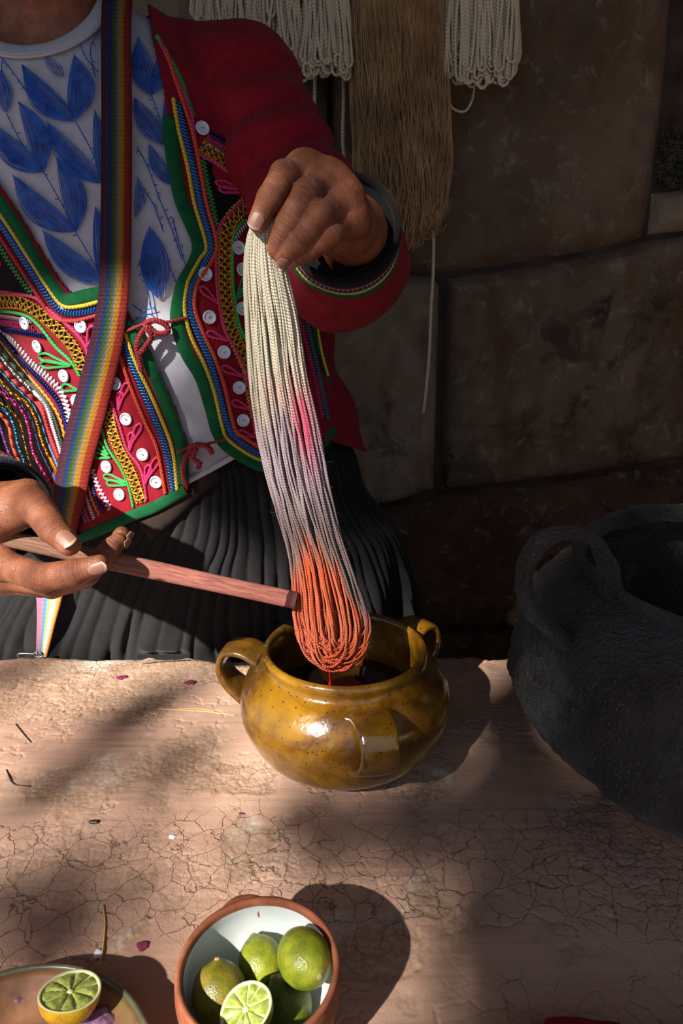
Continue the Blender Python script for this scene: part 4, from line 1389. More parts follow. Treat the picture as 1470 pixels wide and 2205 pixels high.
hg = rel @ NECK_N; rd_ = np.linalg.norm(rel - hg[:, None] * NECK_N, axis=1)
keep &= ~((rd_ < 0.085) & (hg > -0.04))
F = F[keep]
used = np.unique(F); mp = np.full(len(V), -1); mp[used] = np.arange(len(used))
jacket = obj('jacket', V[used], mp[F].tolist(), M['crimson'], person)
jm = jacket.modifiers.new('solid', 'SOLIDIFY'); jm.thickness = 0.003; jm.offset = -1


def sleeve_sdf(S, E, C, rs, re, rc, fold_seed):
    ax = nrm(C - E)
    NK = S + np.array([-0.095 if S[0] > -0.3 else 0.095, 0.036, 0.044])
    def f(P):
        d = smin(sd_seg(P, NK, S, 0.046, rs), sd_seg(P, S, E, rs, re), 0.03)
        d = smin(d, sd_seg(P, E, C + ax * 0.05, re, rc), 0.035)
        ln = (P - S) @ nrm(E - S)
        ff = np.sin(ln * 75 + 5 * fbm(P * 6, 2, fold_seed)) * 0.0060 * np.clip(ln / 0.08, 0, 1) + 0.009 * fbm(P * 8, 3, fold_seed + 1)
        d = d + ff * 0.8 * np.clip(-((P - C) @ ax) / 0.07, 0.05, 1)
        d = smax(d, (P - C) @ ax, 0.004)
        inner = sd_seg(P, E + (C - E) * 0.35, C + ax * 0.08, re - 0.020, rc - 0.006)
        return smax(d, -inner, 0.004)
    return f


SR_C = at(742, 494, 0.628)
slv = sleeve_sdf(S_R, E_R, SR_C, 0.069, 0.056, 0.0440, 95)
V, Q = sdf_mesh(slv, (-0.30, 0.52, 0.76), (0.14, 1.05, 1.24), 0.0036)
sl_o = obj('sleeve', V, Q, M['crimson'], jacket)


def line_cuff(o, V, Q, C, E, re, rc):
    """Dark lining on the inner faces of the sleeve mouth."""
    o.data.materials.append(M['black_cloth'].m)
    ax = nrm(C - E); c = V[Q].mean(1); t = (c - E) @ ax
    rv = c - E - t[:, None] * ax; rr = np.linalg.norm(rv, axis=1)
    nn = np.cross(V[Q[:, 2]] - V[Q[:, 0]], V[Q[:, 3]] - V[Q[:, 1]])
    lim = re + (rc - re) * np.clip(t / np.linalg.norm(C - E), 0, 1)
    inn = (rr < lim - 0.002) & ((nn * rv).sum(1) < 0) & (t > 0.0)
    inn |= (t > np.linalg.norm(C - E) - 0.008) & (rr < lim + 0.012)
    o.data.polygons.foreach_set('material_index', inn.astype(np.int32))


line_cuff(sl_o, V, Q, SR_C, E_R, 0.056, 0.0440)
SL_C = at(-6, 1102, 0.642)
slv2 = sleeve_sdf(S_L, E_L, SL_C, 0.078, 0.060, 0.046, 97)
V, Q = sdf_mesh(slv2, (-0.66, 0.48, 0.60), (-0.26, 1.05, 1.24), 0.0045)
sl_l = obj('sleeve', V, Q, M['crimson'], jacket)
line_cuff(sl_l, V, Q, SL_C, E_L, 0.060, 0.046)

# ---- trims --------------------------------------------------------------------------------------------
def thread(name, color, rough=0.55, metal=0.0, twist=True):
    m = Mat(name, color, rough, metal, spec=0.4)
    c = lin(color)
    if twist:
        uv = m.co('UV')
        w = m.wave(140, vec=m.mapping(uv, (1, 0.0045, 1)), dirn='DIAGONAL')
        m.bump(w, 0.6, 0.0008)
        m.set('Base Color', m.mix(w, tuple(x * 0.6 for x in c[:3]) + (1,), c))
    m.set('Sheen Weight', 0.2)
    return m


TH_ = {k: thread('thread_' + k, c) for k, c in dict(yellow='d8b81c', orange='d8401a', red='a8121c', pink='d41f6a', green='0f9a3c', lime='1fae4a', purple='6a2a9a', navy='1f2f8a', sky='2f8ac8', white='d8cdd4', rose='e07ab8', magenta='b01a62', dkgreen='1a4a34', amber='d89010').items()}
for k, c in dict(blue_metal='3a7fae', gold='b8902c', silver='c0b8c0', amber_metal='c8881c', teal_metal='2f9ab0', pink_metal='d0408a', green_metal='2fb04a', blue_dark='1b2f7a').items():
    TH_[k] = Mat('tinsel_' + k, c, 0.28, 0.65)
M['button'] = Mat('milky_button', 'ccd2de', 0.22, spec=0.5)
M['button'].set('Subsurface Weight', 0.15)
M['pink_thread'] = Mat('button_thread', 'b07a88', 0.8)


class Path:
    def __init__(s, px, step=2.2, off=JOFF):
        q = catmull(px, step)
        s.P, s.N = TORSO.hit(q, off)
        s.T = nrm(np.gradient(s.P, axis=0))
        s.B = np.cross(s.N, s.T)
        s.L = np.r_[0, np.cumsum(np.linalg.norm(np.diff(s.P, axis=0), axis=1))]

    def at(s, l):
        g = lambda A: np.stack([np.interp(l, s.L, A[:, k]) for k in range(3)], 1)
        return g(s.P), nrm(g(s.T)), nrm(g(s.N)), nrm(g(s.B))


def cord(px, r, mat, name='cord', lift=0.6, off=JOFF, sides=8):
    p = Path(px, 3.0, off)
    return obj(name, *tube_uv(p.P + p.N * r * lift, r, sides), parent=jacket, mat=TH_[mat]) if False else _cord(p, r, mat, name, lift, sides)


def _cord(p, r, mat, name, lift, sides):
    v, f, uv = tube(p.P + p.N * r * lift, r, sides, up=p.N)
    return obj(name, v, f, TH_[mat], jacket, uvs=uv)


def loops(px, amp, pitch, r, mat, name='loop_braid', curl=0.9, lift=1.2, off=JOFF):
    """Gimp braid: a thread running in close loops along the path."""
    p = Path(px, 3.0, off)
    n = max(2, int(p.L[-1] / pitch))
    ph = np.linspace(0, n * 2 * np.pi, n * 14 + 1)
    l = ph / (2 * np.pi) * (p.L[-1] / n) + curl * pitch * 0.5 * np.sin(2 * ph) * 0.5
    P, T, N, B = p.at(np.clip(l, 0, p.L[-1]))
    Q = P + B * (amp * np.sin(ph))[:, None] + N * (r * lift + r * 0.6 * np.cos(ph))[:, None]
    v, f, uv = tube(Q, r, 5)
    o = obj(name, v, f, TH_[mat], jacket, uvs=uv)
    return o


def chain(px, amp, pitch, r, mat, name='chain_braid', off=JOFF):
    """Metallic braid of interlaced rings with small beads of colour between them."""
    p = Path(px, 3.0, off)
    n = max(2, int(p.L[-1] / pitch))
    mb = MB()
    for sgn in (1, -1):
        for q in (1.0, 0.55):
            ph = np.linspace(0, n * 2 * np.pi, n * 12 + 1)
            l = ph / (2 * np.pi) * (p.L[-1] / n)
            P, T, N, B = p.at(l)
            Q = P + B * (sgn * amp * (0.42 + 0.55 * np.sin(ph)) * q)[:, None] + N * (r * 1.3 + r * 0.8 * np.cos(ph * sgn + q * 3))[:, None]
            mb.tube(Q, r, 5)
    for sgn in (1, -1):
        ph = np.linspace(0, n * 4 * np.pi, n * 20 + 1)
        l = ph / (4 * np.pi) * (p.L[-1] / n)
        P, T, N, B = p.at(l)
        mb.tube(P + B * (sgn * amp * (0.95 + 0.16 * np.sin(ph)))[:, None] + N * (r * 1.1 + r * 0.5 * np.cos(ph))[:, None], r * 1.1, 5)
    o = mb.build(name, TH_[mat], jacket)
    bm_ = MB()
    l = (np.arange(n) + 0.5) * p.L[-1] / n
    P, T, N, B = p.at(l)
    for k in range(n):
        v, f = lathe([(0.0, -0.001), (0.0011, -0.0005), (0.0014, 0.0003), (0.0008, 0.0011), (0.0, 0.0013)], (0, 0, 0), 7)
        bm_.add(P[k] + v[:, :1] * T[k] + v[:, 1:2] * B[k] + (v[:, 2:] + r * 1.8) * N[k], f)
    bm_.build('bead_row', TH_[('magenta', 'teal_metal', 'green_metal')[len(px) % 3]], jacket)
    return o


def rick(px, amp, pitch, w, mat, name='rickrack', off=JOFF):
    """Flat zigzag ribbon."""
    p = Path(px, 3.0, off)
    n = max(2, int(p.L[-1] / pitch))
    ph = np.linspace(0, n * 2 * np.pi, n * 8 + 1)
    P, T, N, B = p.at(ph / (2 * np.pi) * (p.L[-1] / n))
    z = amp * np.sin(ph)
    V = np.stack([P + B * (z - w)[:, None] + N * 0.0006, P + B * (z - w * 0.4)[:, None] + N * 0.0017, P + B * (z + w * 0.4)[:, None] + N * 0.0017, P + B * (z + w)[:, None] + N * 0.0006], 1).reshape(-1, 3)
    return obj(name, V, grid_faces(len(P), 4), TH_[mat], jacket, uvs=np.stack([np.repeat(p.L[-1] * ph / ph[-1], 4), np.tile([0, .3, .6, 1], len(P))], 1))


def band(px, w, mat, name='binding', h=0.0024, off=JOFF, m_=None):
    """Padded flat band (binding, ribbon)."""
    p = Path(px, 4.0, off)
    q = np.linspace(-1, 1, 7)
    prof = h * np.sqrt(np.clip(1 - np.abs(q) ** 3, 0, 1))
    V = (p.P[:, None] + p.B[:, None] * (q * w)[None, :, None] + p.N[:, None] * (prof + 0.0001)[None, :, None]).reshape(-1, 3)
    return obj(name, V, grid_faces(len(p.P), 7), m_ or TH_[mat], jacket, uvs=np.stack([np.repeat(p.L, 7), np.tile(np.linspace(0, 1, 7), len(p.P))], 1))


def patch(px, mat, name='patch', off=JOFF + 0.0012):
    pts, tri = fill_poly(px, 8)
    V, N = TORSO.hit(pts, off)
    return obj(name, V, [t[::-1] for t in tri], mat, jacket)


def loop_flower(base, tip, w, r, mat, name='loop_petal', off=JOFF):
    """Petal: one doubled-over loop of cord."""
    b = np.array(base, float); t = np.array(tip, float); d = t - b
    n = np.array([-d[1], d[0]]) / (np.linalg.norm(d) + 1e-9) * w
    return cord([b, b + d * 0.45 + n * 0.55, b + d * 0.85 + n, t + d * 0.04, b + d * 0.85 - n, b + d * 0.45 - n * 0.55, b + d * 0.03], r, mat, name, 0.9, off)


btn_mesh = None


def button(px, off=JOFF + 0.002, r=0.0073):
    global btn_mesh
    P, N = TORSO.hit([px], off)
    N = N[0] + RNG.normal(size=3) * 0.05
    x, y, n = basis(N)
    if btn_mesh is None:
        pr = smooth_profile([(0.0, 0.0005), (0.0046, 0.0005), (0.0056, 0.0012), (0.0066, 0.0019), (0.0073, 0.0012), (0.0072, -0.0004), (0.0, -0.0006)], 4)
        v, f = lathe(pr, (0, 0, 0), 32)
        o = obj('button', v, f, M['button'], jacket)
        btn_mesh = o.data
        tm = MB()
        for s in (-1, 1):
            v, f = lathe([(0.0, 0.0008), (0.0007, 0.0008), (0.0008, 0.0004)], (s * 0.0013, 0, 0), 8)
            tm.add(v, f)
        tm.tube([(-0.0013, 0, 0.0007), (-0.0006, 0, 0.0012), (0.0006, 0, 0.0012), (0.0013, 0, 0.0007)], 0.00055, 6)
        global thr_mesh
        t = obj('thread_tmp', np.concatenate(tm.v), tm.f, M['pink_thread'], None)
        thr_mesh = t.data
        bpy.data.objects.remove(t)
    else:
        o = bpy.data.objects.new('button', btn_mesh); COL.objects.link(o); o.parent = jacket
    a = RNG.uniform(-0.5, 0.5)
    x2 = x * math.cos(a) + y * math.sin(a); y2 = np.cross(n, x2)
    mw = Matrix(((x2[0], y2[0], n[0], P[0][0]), (x2[1], y2[1], n[1], P[0][1]), (x2[2], y2[2], n[2], P[0][2]), (0, 0, 0, 1)))
    o.matrix_local = mw
    # holes and thread ride on the button as part of the same fitting
    t = bpy.data.objects.new('button_thread', thr_mesh); COL.objects.link(t); t.parent = jacket
    t.matrix_local = mw
    return o


# --- panel on the viewer's right
RB = [(364, 262), (366, 300), (376, 370), (392, 440), (426, 524), (420, 566), (396, 612), (384, 660), (384, 700), (404, 760), (434, 812), (456, 880), (470, 930), (494, 962), (560, 1000), (618, 998), (672, 968), (712, 928)]
band(RB, 0.0078, None, 'green_binding', 0.0034, JOFF, M['green_cloth'])
RY = [(371, 222), (382, 286), (402, 367), (416, 441), (441, 531), (429, 559), (410, 594), (402, 617), (398, 666), (412, 723), (439, 780), (461, 842), (478, 915), (494, 948), (559, 989), (615, 985)]
cord(RY, 0.0023, 'yellow', 'yellow_cord', 0.9)
RBl = [(380, 229), (396, 294), (416, 376), (429, 441), (452, 527), (445, 557), (424, 590), (411, 618), (408, 666), (427, 719), (451, 776), (469, 838), (490, 915), (510, 945), (559, 978), (615, 974)]
band(RBl, 0.0042, 'blue_dark', 'blue_tape', 0.0012)
loops(RBl, 0.0034, 0.0036, 0.00085, 'blue_metal', 'blue_loop_braid')
RO = [(355, 122), (373, 176), (394, 237), (412, 294), (429, 376), (441, 441), (463, 524), (456, 560), (436, 592), (423, 616), (419, 662), (437, 715), (461, 768), (482, 829), (504, 920), (524, 940), (560, 965)]
cord(RO, 0.0023, 'orange', 'orange_cord', 0.8)
loops([(335, 90), (359, 131), (384, 176), (400, 220), (414, 262)], 0.0022, 0.0030, 0.0009, 'lime', 'green_loop_braid')
loops([(433, 347), (441, 392), (453, 441), (464, 492)], 0.0028, 0.0040, 0.0010, 'green', 'green_loop_braid')
patch([(426, 338), (461, 364), (528, 418), (500, 452), (468, 492), (455, 440), (444, 392)], M['black_cloth'], 'black_patch')
cord([(341, 102), (380, 184), (408, 253), (416, 302), (424, 335), (461, 359), (510, 396), (535, 420), (502, 453), (470, 490), (463, 540), (464, 600), (469, 650), (482, 711), (502, 748), (527, 805), (539, 870), (547, 935)], 0.0018, 'pink', 'pink_cord', 0.9)
chain([(430, 318), (469, 347), (510, 380), (549, 412)], 0.0066, 0.0082, 0.0010, 'gold', 'gold_chain_braid')
chain([(549, 412), (527, 441), (492, 480), (482, 530), (482, 620), (487, 660), (494, 700), (512, 748), (531, 792), (541, 850), (552, 900)], 0.0070, 0.0084, 0.0010, 'gold', 'gold_chain_braid')
cord([(520, 478), (500, 510), (497, 560), (499, 620), (505, 660), (512, 700), (534, 748)], 0.0018, 'lime', 'green_cord', 0.9)
loops([(449, 294), (498, 322), (543, 350)], 0.0030, 0.0034, 0.0009, 'blue_dark', 'blue_coil')
loops([(443, 302), (498, 331), (556, 372)], 0.0036, 0.0030, 0.0009, 'pink_metal', 'pink_tinsel_braid')
loops([(440, 308), (500, 342), (558, 384)], 0.0028, 0.0030, 0.0009, 'magenta', 'magenta_coil')
loops([(440, 314), (502, 352), (558, 394)], 0.0022, 0.0030, 0.0008, 'silver', 'silver_braid')
loops([(530, 478), (514, 500), (500, 520)], 0.0030, 0.0034, 0.0009, 'silver', 'silver_braid')
for b, t in [((535, 420), (463, 398)), ((535, 420), (470, 412)), ((469, 655), (432, 620)), ((490, 735), (447, 716)), ((525, 812), (478, 790)), ((540, 882), (500, 864)), ((548, 940), (512, 930))]:
    loop_flower(b, t, 6.5, 0.0014, 'pink', 'pink_loop')
for b, t in [((505, 645), (524, 600)), ((505, 645), (528, 625)), ((522, 730), (505, 690))]:
    loop_flower(b, t, 5, 0.0013, 'green', 'green_loop')
for q in [(432, 284), (509, 537), (519, 583), (441, 592), (450, 683), (519, 665), (481, 758), (513, 834), (522, 904)]:
    button(q)
# side of the panel beyond the yarn
band([(652, 640), (668, 720), (690, 800), (700, 860)], 0.0046, None, 'green_binding', 0.003, JOFF + 0.002, M['green_cloth'])
cord([(664, 690), (676, 760), (690, 812)], 0.0016, 'yellow', 'yellow_cord', 0.9, JOFF + 0.005)
loops([(630, 660), (648, 740), (668, 820), (684, 900)], 0.0030, 0.0034, 0.0009, 'magenta', 'magenta_coil', off=JOFF + 0.003)
loops([(640, 660), (660, 740), (680, 830), (696, 905)], 0.0030, 0.0034, 0.0009, 'teal_metal', 'teal_coil', off=JOFF + 0.003)

# --- panel on the viewer's left, above the sash
band([(-30, 385), (-5, 418), (45, 490), (85, 560), (128, 626), (150, 646), (190, 638), (232, 630)], 0.0080, None, 'green_binding', 0.0034, JOFF, M['green_cloth'])
cord([(-5, 436), (38, 500), (80, 566), (110, 613), (143, 655), (180, 658), (222, 648)], 0.0024, 'yellow', 'yellow_cord', 0.9)
LB = [(-5, 460), (25, 505), (60, 560), (100, 622), (135, 666), (175, 672), (222, 662)]
band(LB, 0.0042, 'blue_dark', 'blue_tape', 0.0012)
loops(LB, 0.0034, 0.0036, 0.00085, 'blue_metal', 'blue_loop_braid')
cord([(-5, 484), (15, 514), (50, 568), (88, 628), (125, 679), (165, 689), (215, 678)], 0.0023, 'red', 'red_cord', 0.8)
patch([(-20, 508), (8, 536), (40, 590), (75, 632), (50, 634), (-20, 624)], M['black_cloth'], 'black_patch')
loops([(-5, 505), (12, 532), (36, 572), (58, 604), (80, 632)], 0.0034, 0.0042, 0.0010, 'green', 'green_loop_braid')
loop_flower((-16, 575), (10, 562), 8, 0.0014, 'pink', 'pink_loop')
cord([(-5, 622), (41, 629), (88, 640), (114, 664), (163, 705), (190, 738), (200, 770)], 0.0019, 'pink', 'pink_cord', 0.9)
chain([(-5, 645), (49, 648), (82, 664), (114, 689), (143, 717), (171, 754), (188, 800)], 0.0075, 0.0084, 0.0010, 'gold', 'gold_chain_braid')
cord([(-5, 662), (61, 674), (94, 697), (131, 744), (163, 776), (182, 808)], 0.0019, 'lime', 'green_cord', 0.9)
loops([(-5, 672), (45, 682), (78, 690)], 0.0018, 0.0030, 0.0008, 'silver', 'silver_braid')
loops([(-5, 686), (40, 694), (84, 706)], 0.0034, 0.0034, 0.0009, 'magenta', 'magenta_coil')
loops([(-5, 700), (53, 711), (106, 721)], 0.0026, 0.0034, 0.0009, 'blue_dark', 'blue_coil')
for b, t, c in [((163, 785), (98, 762), 'green'), ((163, 785), (102, 780), 'green'), ((178, 838), (146, 830), 'green'), ((195, 745), (207, 702), 'pink')]:
    loop_flower(b, t, 8, 0.0016, c, c + '_loop')
for q in [(65, 692), (92, 742), (148, 806), (182, 700), (174, 860)]:
    button(q)
# fan of parallel braids over the hip
rick([(14, 709), (45, 735), (82, 780), (118, 813), (143, 842), (157, 882), (164, 915)], 0.0013, 0.0052, 0.0032, 'rose', 'pink_scalloped_braid')
loops([(14, 709), (45, 735), (82, 780), (118, 813), (143, 842), (157, 882), (164, 915)], 0.0052, 0.0052, 0.0013, 'white', 'white_scallops')
loops([(-5, 697), (20, 722), (61, 774), (106, 823), (135, 860), (151, 901), (158, 935)], 0.0036, 0.0036, 0.0013, 'blue_dark', 'blue_coil')
rick([(-5, 708), (33, 757), (73, 806), (114, 856), (139, 900), (151, 950)], 0.0010, 0.0070, 0.0023, 'amber', 'yellow_rickrack')
cord([(-5, 724), (33, 772), (76, 820), (112, 862), (134, 910), (148, 962)], 0.0021, 'dkgreen', 'dark_green_cord', 0.8)
loops([(-5, 740), (41, 797), (82, 838), (110, 868), (127, 921), (143, 974)], 0.0031, 0.0030, 0.0011, 'white', 'white_coil')
cord([(-5, 756), (41, 812), (78, 848), (104, 880), (120, 930), (140, 985)], 0.0028, 'red', 'red_cord', 0.7)
rick([(-5, 774), (41, 826), (78, 863), (98, 900), (114, 949), (136, 1003)], 0.0010, 0.0054, 0.0024, 'sky', 'sky_blue_rickrack')
loops([(-5, 791), (33, 838), (73, 868), (92, 905), (106, 954), (137, 1019)], 0.0036, 0.0032, 0.0013, 'amber_metal', 'amber_coil')
rick([(-5, 805), (36, 852), (67, 879), (85, 916), (98, 965), (132, 1035)], 0.0010, 0.0052, 0.0027, 'navy', 'navy_rickrack')
loops([(-5, 824), (41, 862), (64, 886), (77, 927), (86, 975), (124, 1042)], 0.0042, 0.0032, 0.0013, 'pink_metal', 'magenta_coil')
band([(-5, 845), (36, 876), (56, 905), (66, 950), (80, 1005), (104, 1048)], 0.0048, None, 'dark_ground', 0.0008, JOFF + 0.0004, M['black_cloth'])
loops([(-5, 850), (34, 880), (56, 910), (66, 955), (82, 1010), (104, 1050)], 0.0029, 0.0060, 0.0007, 'amber_metal', 'gold_net')
loops([(-5, 868), (30, 886), (45, 919), (54, 961), (78, 1019)], 0.0039, 0.0032, 0.0013, 'blue_metal', 'blue_coil')
cord([(-5, 884), (20, 894), (35, 921), (42, 961), (66, 1015)], 0.0024, 'orange', 'orange_cord', 0.8)
loops([(-5, 898), (10, 906), (20, 936), (30, 966), (48, 1002)], 0.0034, 0.0034, 0.0011, 'purple', 'purple_coil')

# --- panel on the viewer's left, below the sash
band([(276, 690), (300, 735), (330, 796), (352, 848), (374, 905), (392, 962), (396, 1040)], 0.0074, None, 'green_binding', 0.0034, JOFF, M['green_cloth'])
band([(402, 1052), (340, 1088), (290, 1108), (240, 1131), (184, 1155), (120, 1180)], 0.0070, None, 'green_hem', 0.0034, JOFF, M['green_cloth'])
cord([(274, 712), (298, 780), (327, 842), (355, 907), (376, 968), (386, 1052)], 0.0024, 'yellow', 'yellow_cord', 0.9)
LB2 = [(268, 735), (300, 812), (327, 877), (351, 936), (367, 993), (377, 1054)]
band(LB2, 0.0042, 'blue_dark', 'blue_tape', 0.0012)
loops(LB2, 0.0034, 0.0036, 0.00085, 'blue_metal', 'blue_loop_braid')
cord([(262, 760), (290, 838), (318, 907), (343, 964), (361, 1060)], 0.0023, 'orange', 'orange_cord', 0.8)
cord([(245, 858), (265, 915), (282, 968), (310, 1009), (322, 1074)], 0.0017, 'pink', 'pink_cord', 0.9)
for b, t in [((260, 872), (280, 824)), ((262, 880), (266, 842)), ((284, 962), (307, 912)), ((286, 968), (290, 930)), ((318, 1034), (345, 984)), ((318, 1040), (326, 1000))]:
    loop_flower(b, t, 6.5, 0.0015, 'pink', 'pink_loop')
chain([(239, 876), (249, 927), (266, 972), (287, 1013), (310, 1080)], 0.0068, 0.0084, 0.0010, 'gold', 'gold_chain_braid')
cord([(226, 916), (240, 960), (268, 1005), (284, 1045), (294, 1090)], 0.0017, 'lime', 'green_cord', 0.9)
for b, t in [((242, 978), (217, 950)), ((246, 984), (214, 976)), ((280, 1036), (234, 1022)), ((282, 1042), (240, 1036))]:
    loop_flower(b, t, 6, 0.0015, 'lime', 'green_loop')
rick([(207, 1008), (220, 1046), (246, 1094)], 0.0013, 0.0052, 0.0024, 'rose', 'pink_scalloped_braid')
loops([(207, 1008), (220, 1046), (246, 1094)], 0.0036, 0.0052, 0.0010, 'white', 'white_scallops')
loops([(203, 1030), (214, 1066), (232, 1102)], 0.0026, 0.0034, 0.0010, 'blue_dark', 'blue_coil')
rick([(198, 1044), (208, 1078), (222, 1108)], 0.0010, 0.0060, 0.0016, 'amber', 'yellow_rickrack')
loops([(192, 1060), (202, 1090), (212, 1116)], 0.0024, 0.0030, 0.0009, 'white', 'white_coil')
cord([(187, 1070), (195, 1100), (203, 1120)], 0.0020, 'red', 'red_cord', 0.7)
rick([(184, 1080), (188, 1106), (194, 1124)], 0.0010, 0.0050, 0.0016, 'sky', 'sky_blue_rickrack')
for q in [(255, 823), (278, 900), (313, 976), (238, 1002), (341, 1035), (265, 1062)]:
    button(q)

# --- twisted red ties across the opening
m = M['tie'] = thread('red_tie_cord', 'a01322')


def tie(pts, r=0.0017, name='tie_cord'):
    q = catmull([tuple(p) for p in pts], 3.0)
    P, N = TORSO.hit(q[:, :2], JOFF + 0.004)
    P = P + N * q[:, 2:3] * 0.001
    mb = MB()
    T, Nn, B = frames(P, up=N)
    L = np.r_[0, np.cumsum(np.linalg.norm(np.diff(P, axis=0), axis=1))]
    for ph in (0, math.pi):
        a = L / 0.0065 * 2 * math.pi + ph
        mb.tube(P + r * 0.75 * (np.cos(a)[:, None] * Nn + np.sin(a)[:, None] * B), r, 6)
    return mb.build(name, M['tie'], jacket)


tie([(276, 712, 1), (300, 702, 2), (330, 692, 4), (362, 692, 3), (402, 684, 1)], 0.0012)
tie([(318, 696, 6), (340, 688, 8), (362, 698, 7), (366, 712, 6), (346, 716, 6), (326, 700, 7)], 0.0022)
tie([(328, 698, 6), (312, 716, 7), (303, 744, 6), (310, 770, 5), (313, 794, 5)], 0.0022)
tie([(322, 700, 9), (334, 722, 8), (322, 742, 7), (310, 756, 6)], 0.0022)
tie([(386, 972, 1), (410, 960, 3), (440, 954, 3), (484, 944, 1)], 0.0012)
tie([(412, 958, 6), (432, 952, 8), (452, 960, 7), (458, 972, 5)], 0.0022)
tie([(418, 962, 6), (404, 984, 6), (400, 1012, 5), (406, 1040, 5)], 0.0022)
tie([(428, 960, 8), (420, 982, 7), (434, 992, 6), (430, 1004, 5)], 0.0022)

# --- cuffs: rings laid on the sleeve by marching onto its surface
def cuff(C, E, r0, sdf, rows, par):
    ax = nrm(C - E); x, y, n = basis(ax)
    a = np.linspace(0, 2 * np.pi, 110, endpoint=False)
    for back, w, mat, name, flat, wave in rows:
        cen_ = C - ax * back
        d = np.cos(a)[:, None] * x + np.sin(a)[:, None] * y
        R = np.full(len(a), r0 + 0.02)
        for _ in range(30):
            R = R - np.clip(sdf(cen_ + d * R[:, None]), -0.01, 0.01) * 0.8
        P = cen_ + d * (R + 0.0006)[:, None]
        if wave:
            aa = np.linspace(0, 2 * np.pi, 110 * 12, endpoint=False)
            Pi = np.stack([np.interp(aa, np.r_[a, 2 * np.pi], np.r_[P[:, k], P[:1, k]]) for k in range(3)], 1)
            P = Pi + ax * (w * np.sin(aa * 70))[:, None] + nrm(Pi - cen_) * (0.001 + 0.0006 * np.cos(aa * 140))[:, None]
            obj(name, *tube(P, 0.0009, 5, closed=True)[:2], mat, par)
        else:
            v, f, uv = tube(P, w, 10, closed=True, flat=flat, up=d)
            obj(name, v, f, mat, par, uvs=uv)


cuff(SR_C, E_R, 0.046, slv, [(0.003, 0.0125, M['black_cloth'], 'black_cuff_band', 0.30, 0), (0.0150, 0.0022, TH_['orange'], 'orange_cord', 0.8, 0), (0.0195, 0.0032, TH_['blue_dark'], 'blue_tape', 0.35, 0),
                             (0.0195, 0.0030, TH_['blue_metal'], 'blue_loop_braid', 1, 1), (0.0240, 0.0022, TH_['magenta'], 'magenta_tape', 0.5, 0), (0.0275, 0.0016, TH_['yellow'], 'yellow_cord', 0.9, 0), (0.0335, 0.0055, M['green_cloth'], 'green_cuff_band', 0.35, 0)], jacket)
cuff(SL_C, E_L, 0.05, slv2, [(0.006, 0.0130, M['navy_cloth'], 'navy_cuff_band', 0.28, 0), (0.0200, 0.0026, TH_['orange'], 'orange_cord', 0.8, 0), (0.0260, 0.0040, M['navy_cloth'], 'navy_tape', 0.35, 0), (0.034, 0.0040, TH_['red'], 'red_tape', 0.4, 0)], jacket)
settle(person, (-0.17, 0.95, 0.0))
# ------------------------------------------------------------------ woven rainbow sash
m = M['sash'] = Mat('rainbow_weave', '884422', 0.85, spec=0.2)
ux = m.node('ShaderNodeSeparateXYZ'); m.put(ux.inputs[0], m.co('UV'))
cr = m.ramp(ux.outputs[0], [(0.0, '452437'), (0.21, '5a3046'), (0.24, '1b3763'), (0.35, '204776'), (0.38, '3e5428'), (0.47, '50682e'), (0.50, '5c696d'), (0.56, '737d7d'), (0.59, 'b5862e'), (0.73, 'b07a2a'), (0.77, '9a3520'), (1.0, '8a1f24')])
wv = m.wave(9.0, vec=m.co('UV'), dirn='Y', dist=0.8, dscale=6)
wv2 = m.wave(8.0, vec=m.co('UV'), dirn='X')
m.set('Base Color', m.mix(m.math('MULTIPLY', wv, 0.35), cr, lin('1a1012')))
m.bump(m.math('ADD', wv, wv2), 0.8, 0.0012)
m = M['sash_pale'] = Mat('pale_stripe_weave', 'c08080', 0.85)
ux = m.node('ShaderNodeSeparateXYZ'); m.put(ux.inputs[0], m.co('UV'))
cr = m.ramp(ux.outputs[0], [(0.0, 'b06a86'), (0.28, 'b87a92'), (0.33, '3a86c8'), (0.44, '5aa0d8'), (0.48, '9ac04a'), (0.56, 'd8d84a'), (0.60, 'd8dce8'), (0.76, 'e8e0d8'), (0.82, 'e8a84a'), (1.0, 'd87a3a')])
wv = m.wave(9.0, vec=m.co('UV'), dirn='Y', dist=0.8, dscale=6)
m.set('Base Color', m.mix(m.math('MULTIPLY', wv, 0.25), cr, lin('6a4a4a'))); m.bump(wv, 0.5, 0.0008)

sash = empty('woven_sash', 'rainbow striped woven carrying strap hanging across the chest of the person', 'sash')


def strap(surf, rows, off, mat, name, th=0.0022):
    """rows: (left px, right px) pairs down the strap."""
    Lq = catmull([r[0] for r in rows], 6); n = len(Lq)
    s = np.linspace(0, 1, n)
    Rq0 = catmull([r[1] for r in rows], 6)
    Rq = np.stack([np.interp(s, np.linspace(0, 1, len(Rq0)), Rq0[:, k]) for k in range(2)], 1)
    cols = 11
    V = []; uv = []
    L = np.r_[0, np.cumsum(np.linalg.norm(np.diff((Lq + Rq) / 2, axis=0), axis=1))] / 1470 * 0.75
    for j in range(cols):
        w = j / (cols - 1)
        P, N = surf.hit(Lq * (1 - w) + Rq * w, off)
        V.append(P); uv.append(np.stack([np.full(n, w), L / 0.04 * 1.0], 1))
    V = np.stack(V, 1).reshape(-1, 3); uv = np.stack(uv, 1).reshape(-1, 2)
    o = obj(name, V, grid_faces(n, cols), mat, sash, uvs=uv)
    sm = o.modifiers.new('solid', 'SOLIDIFY'); sm.thickness = th; sm.offset = 0
    return o


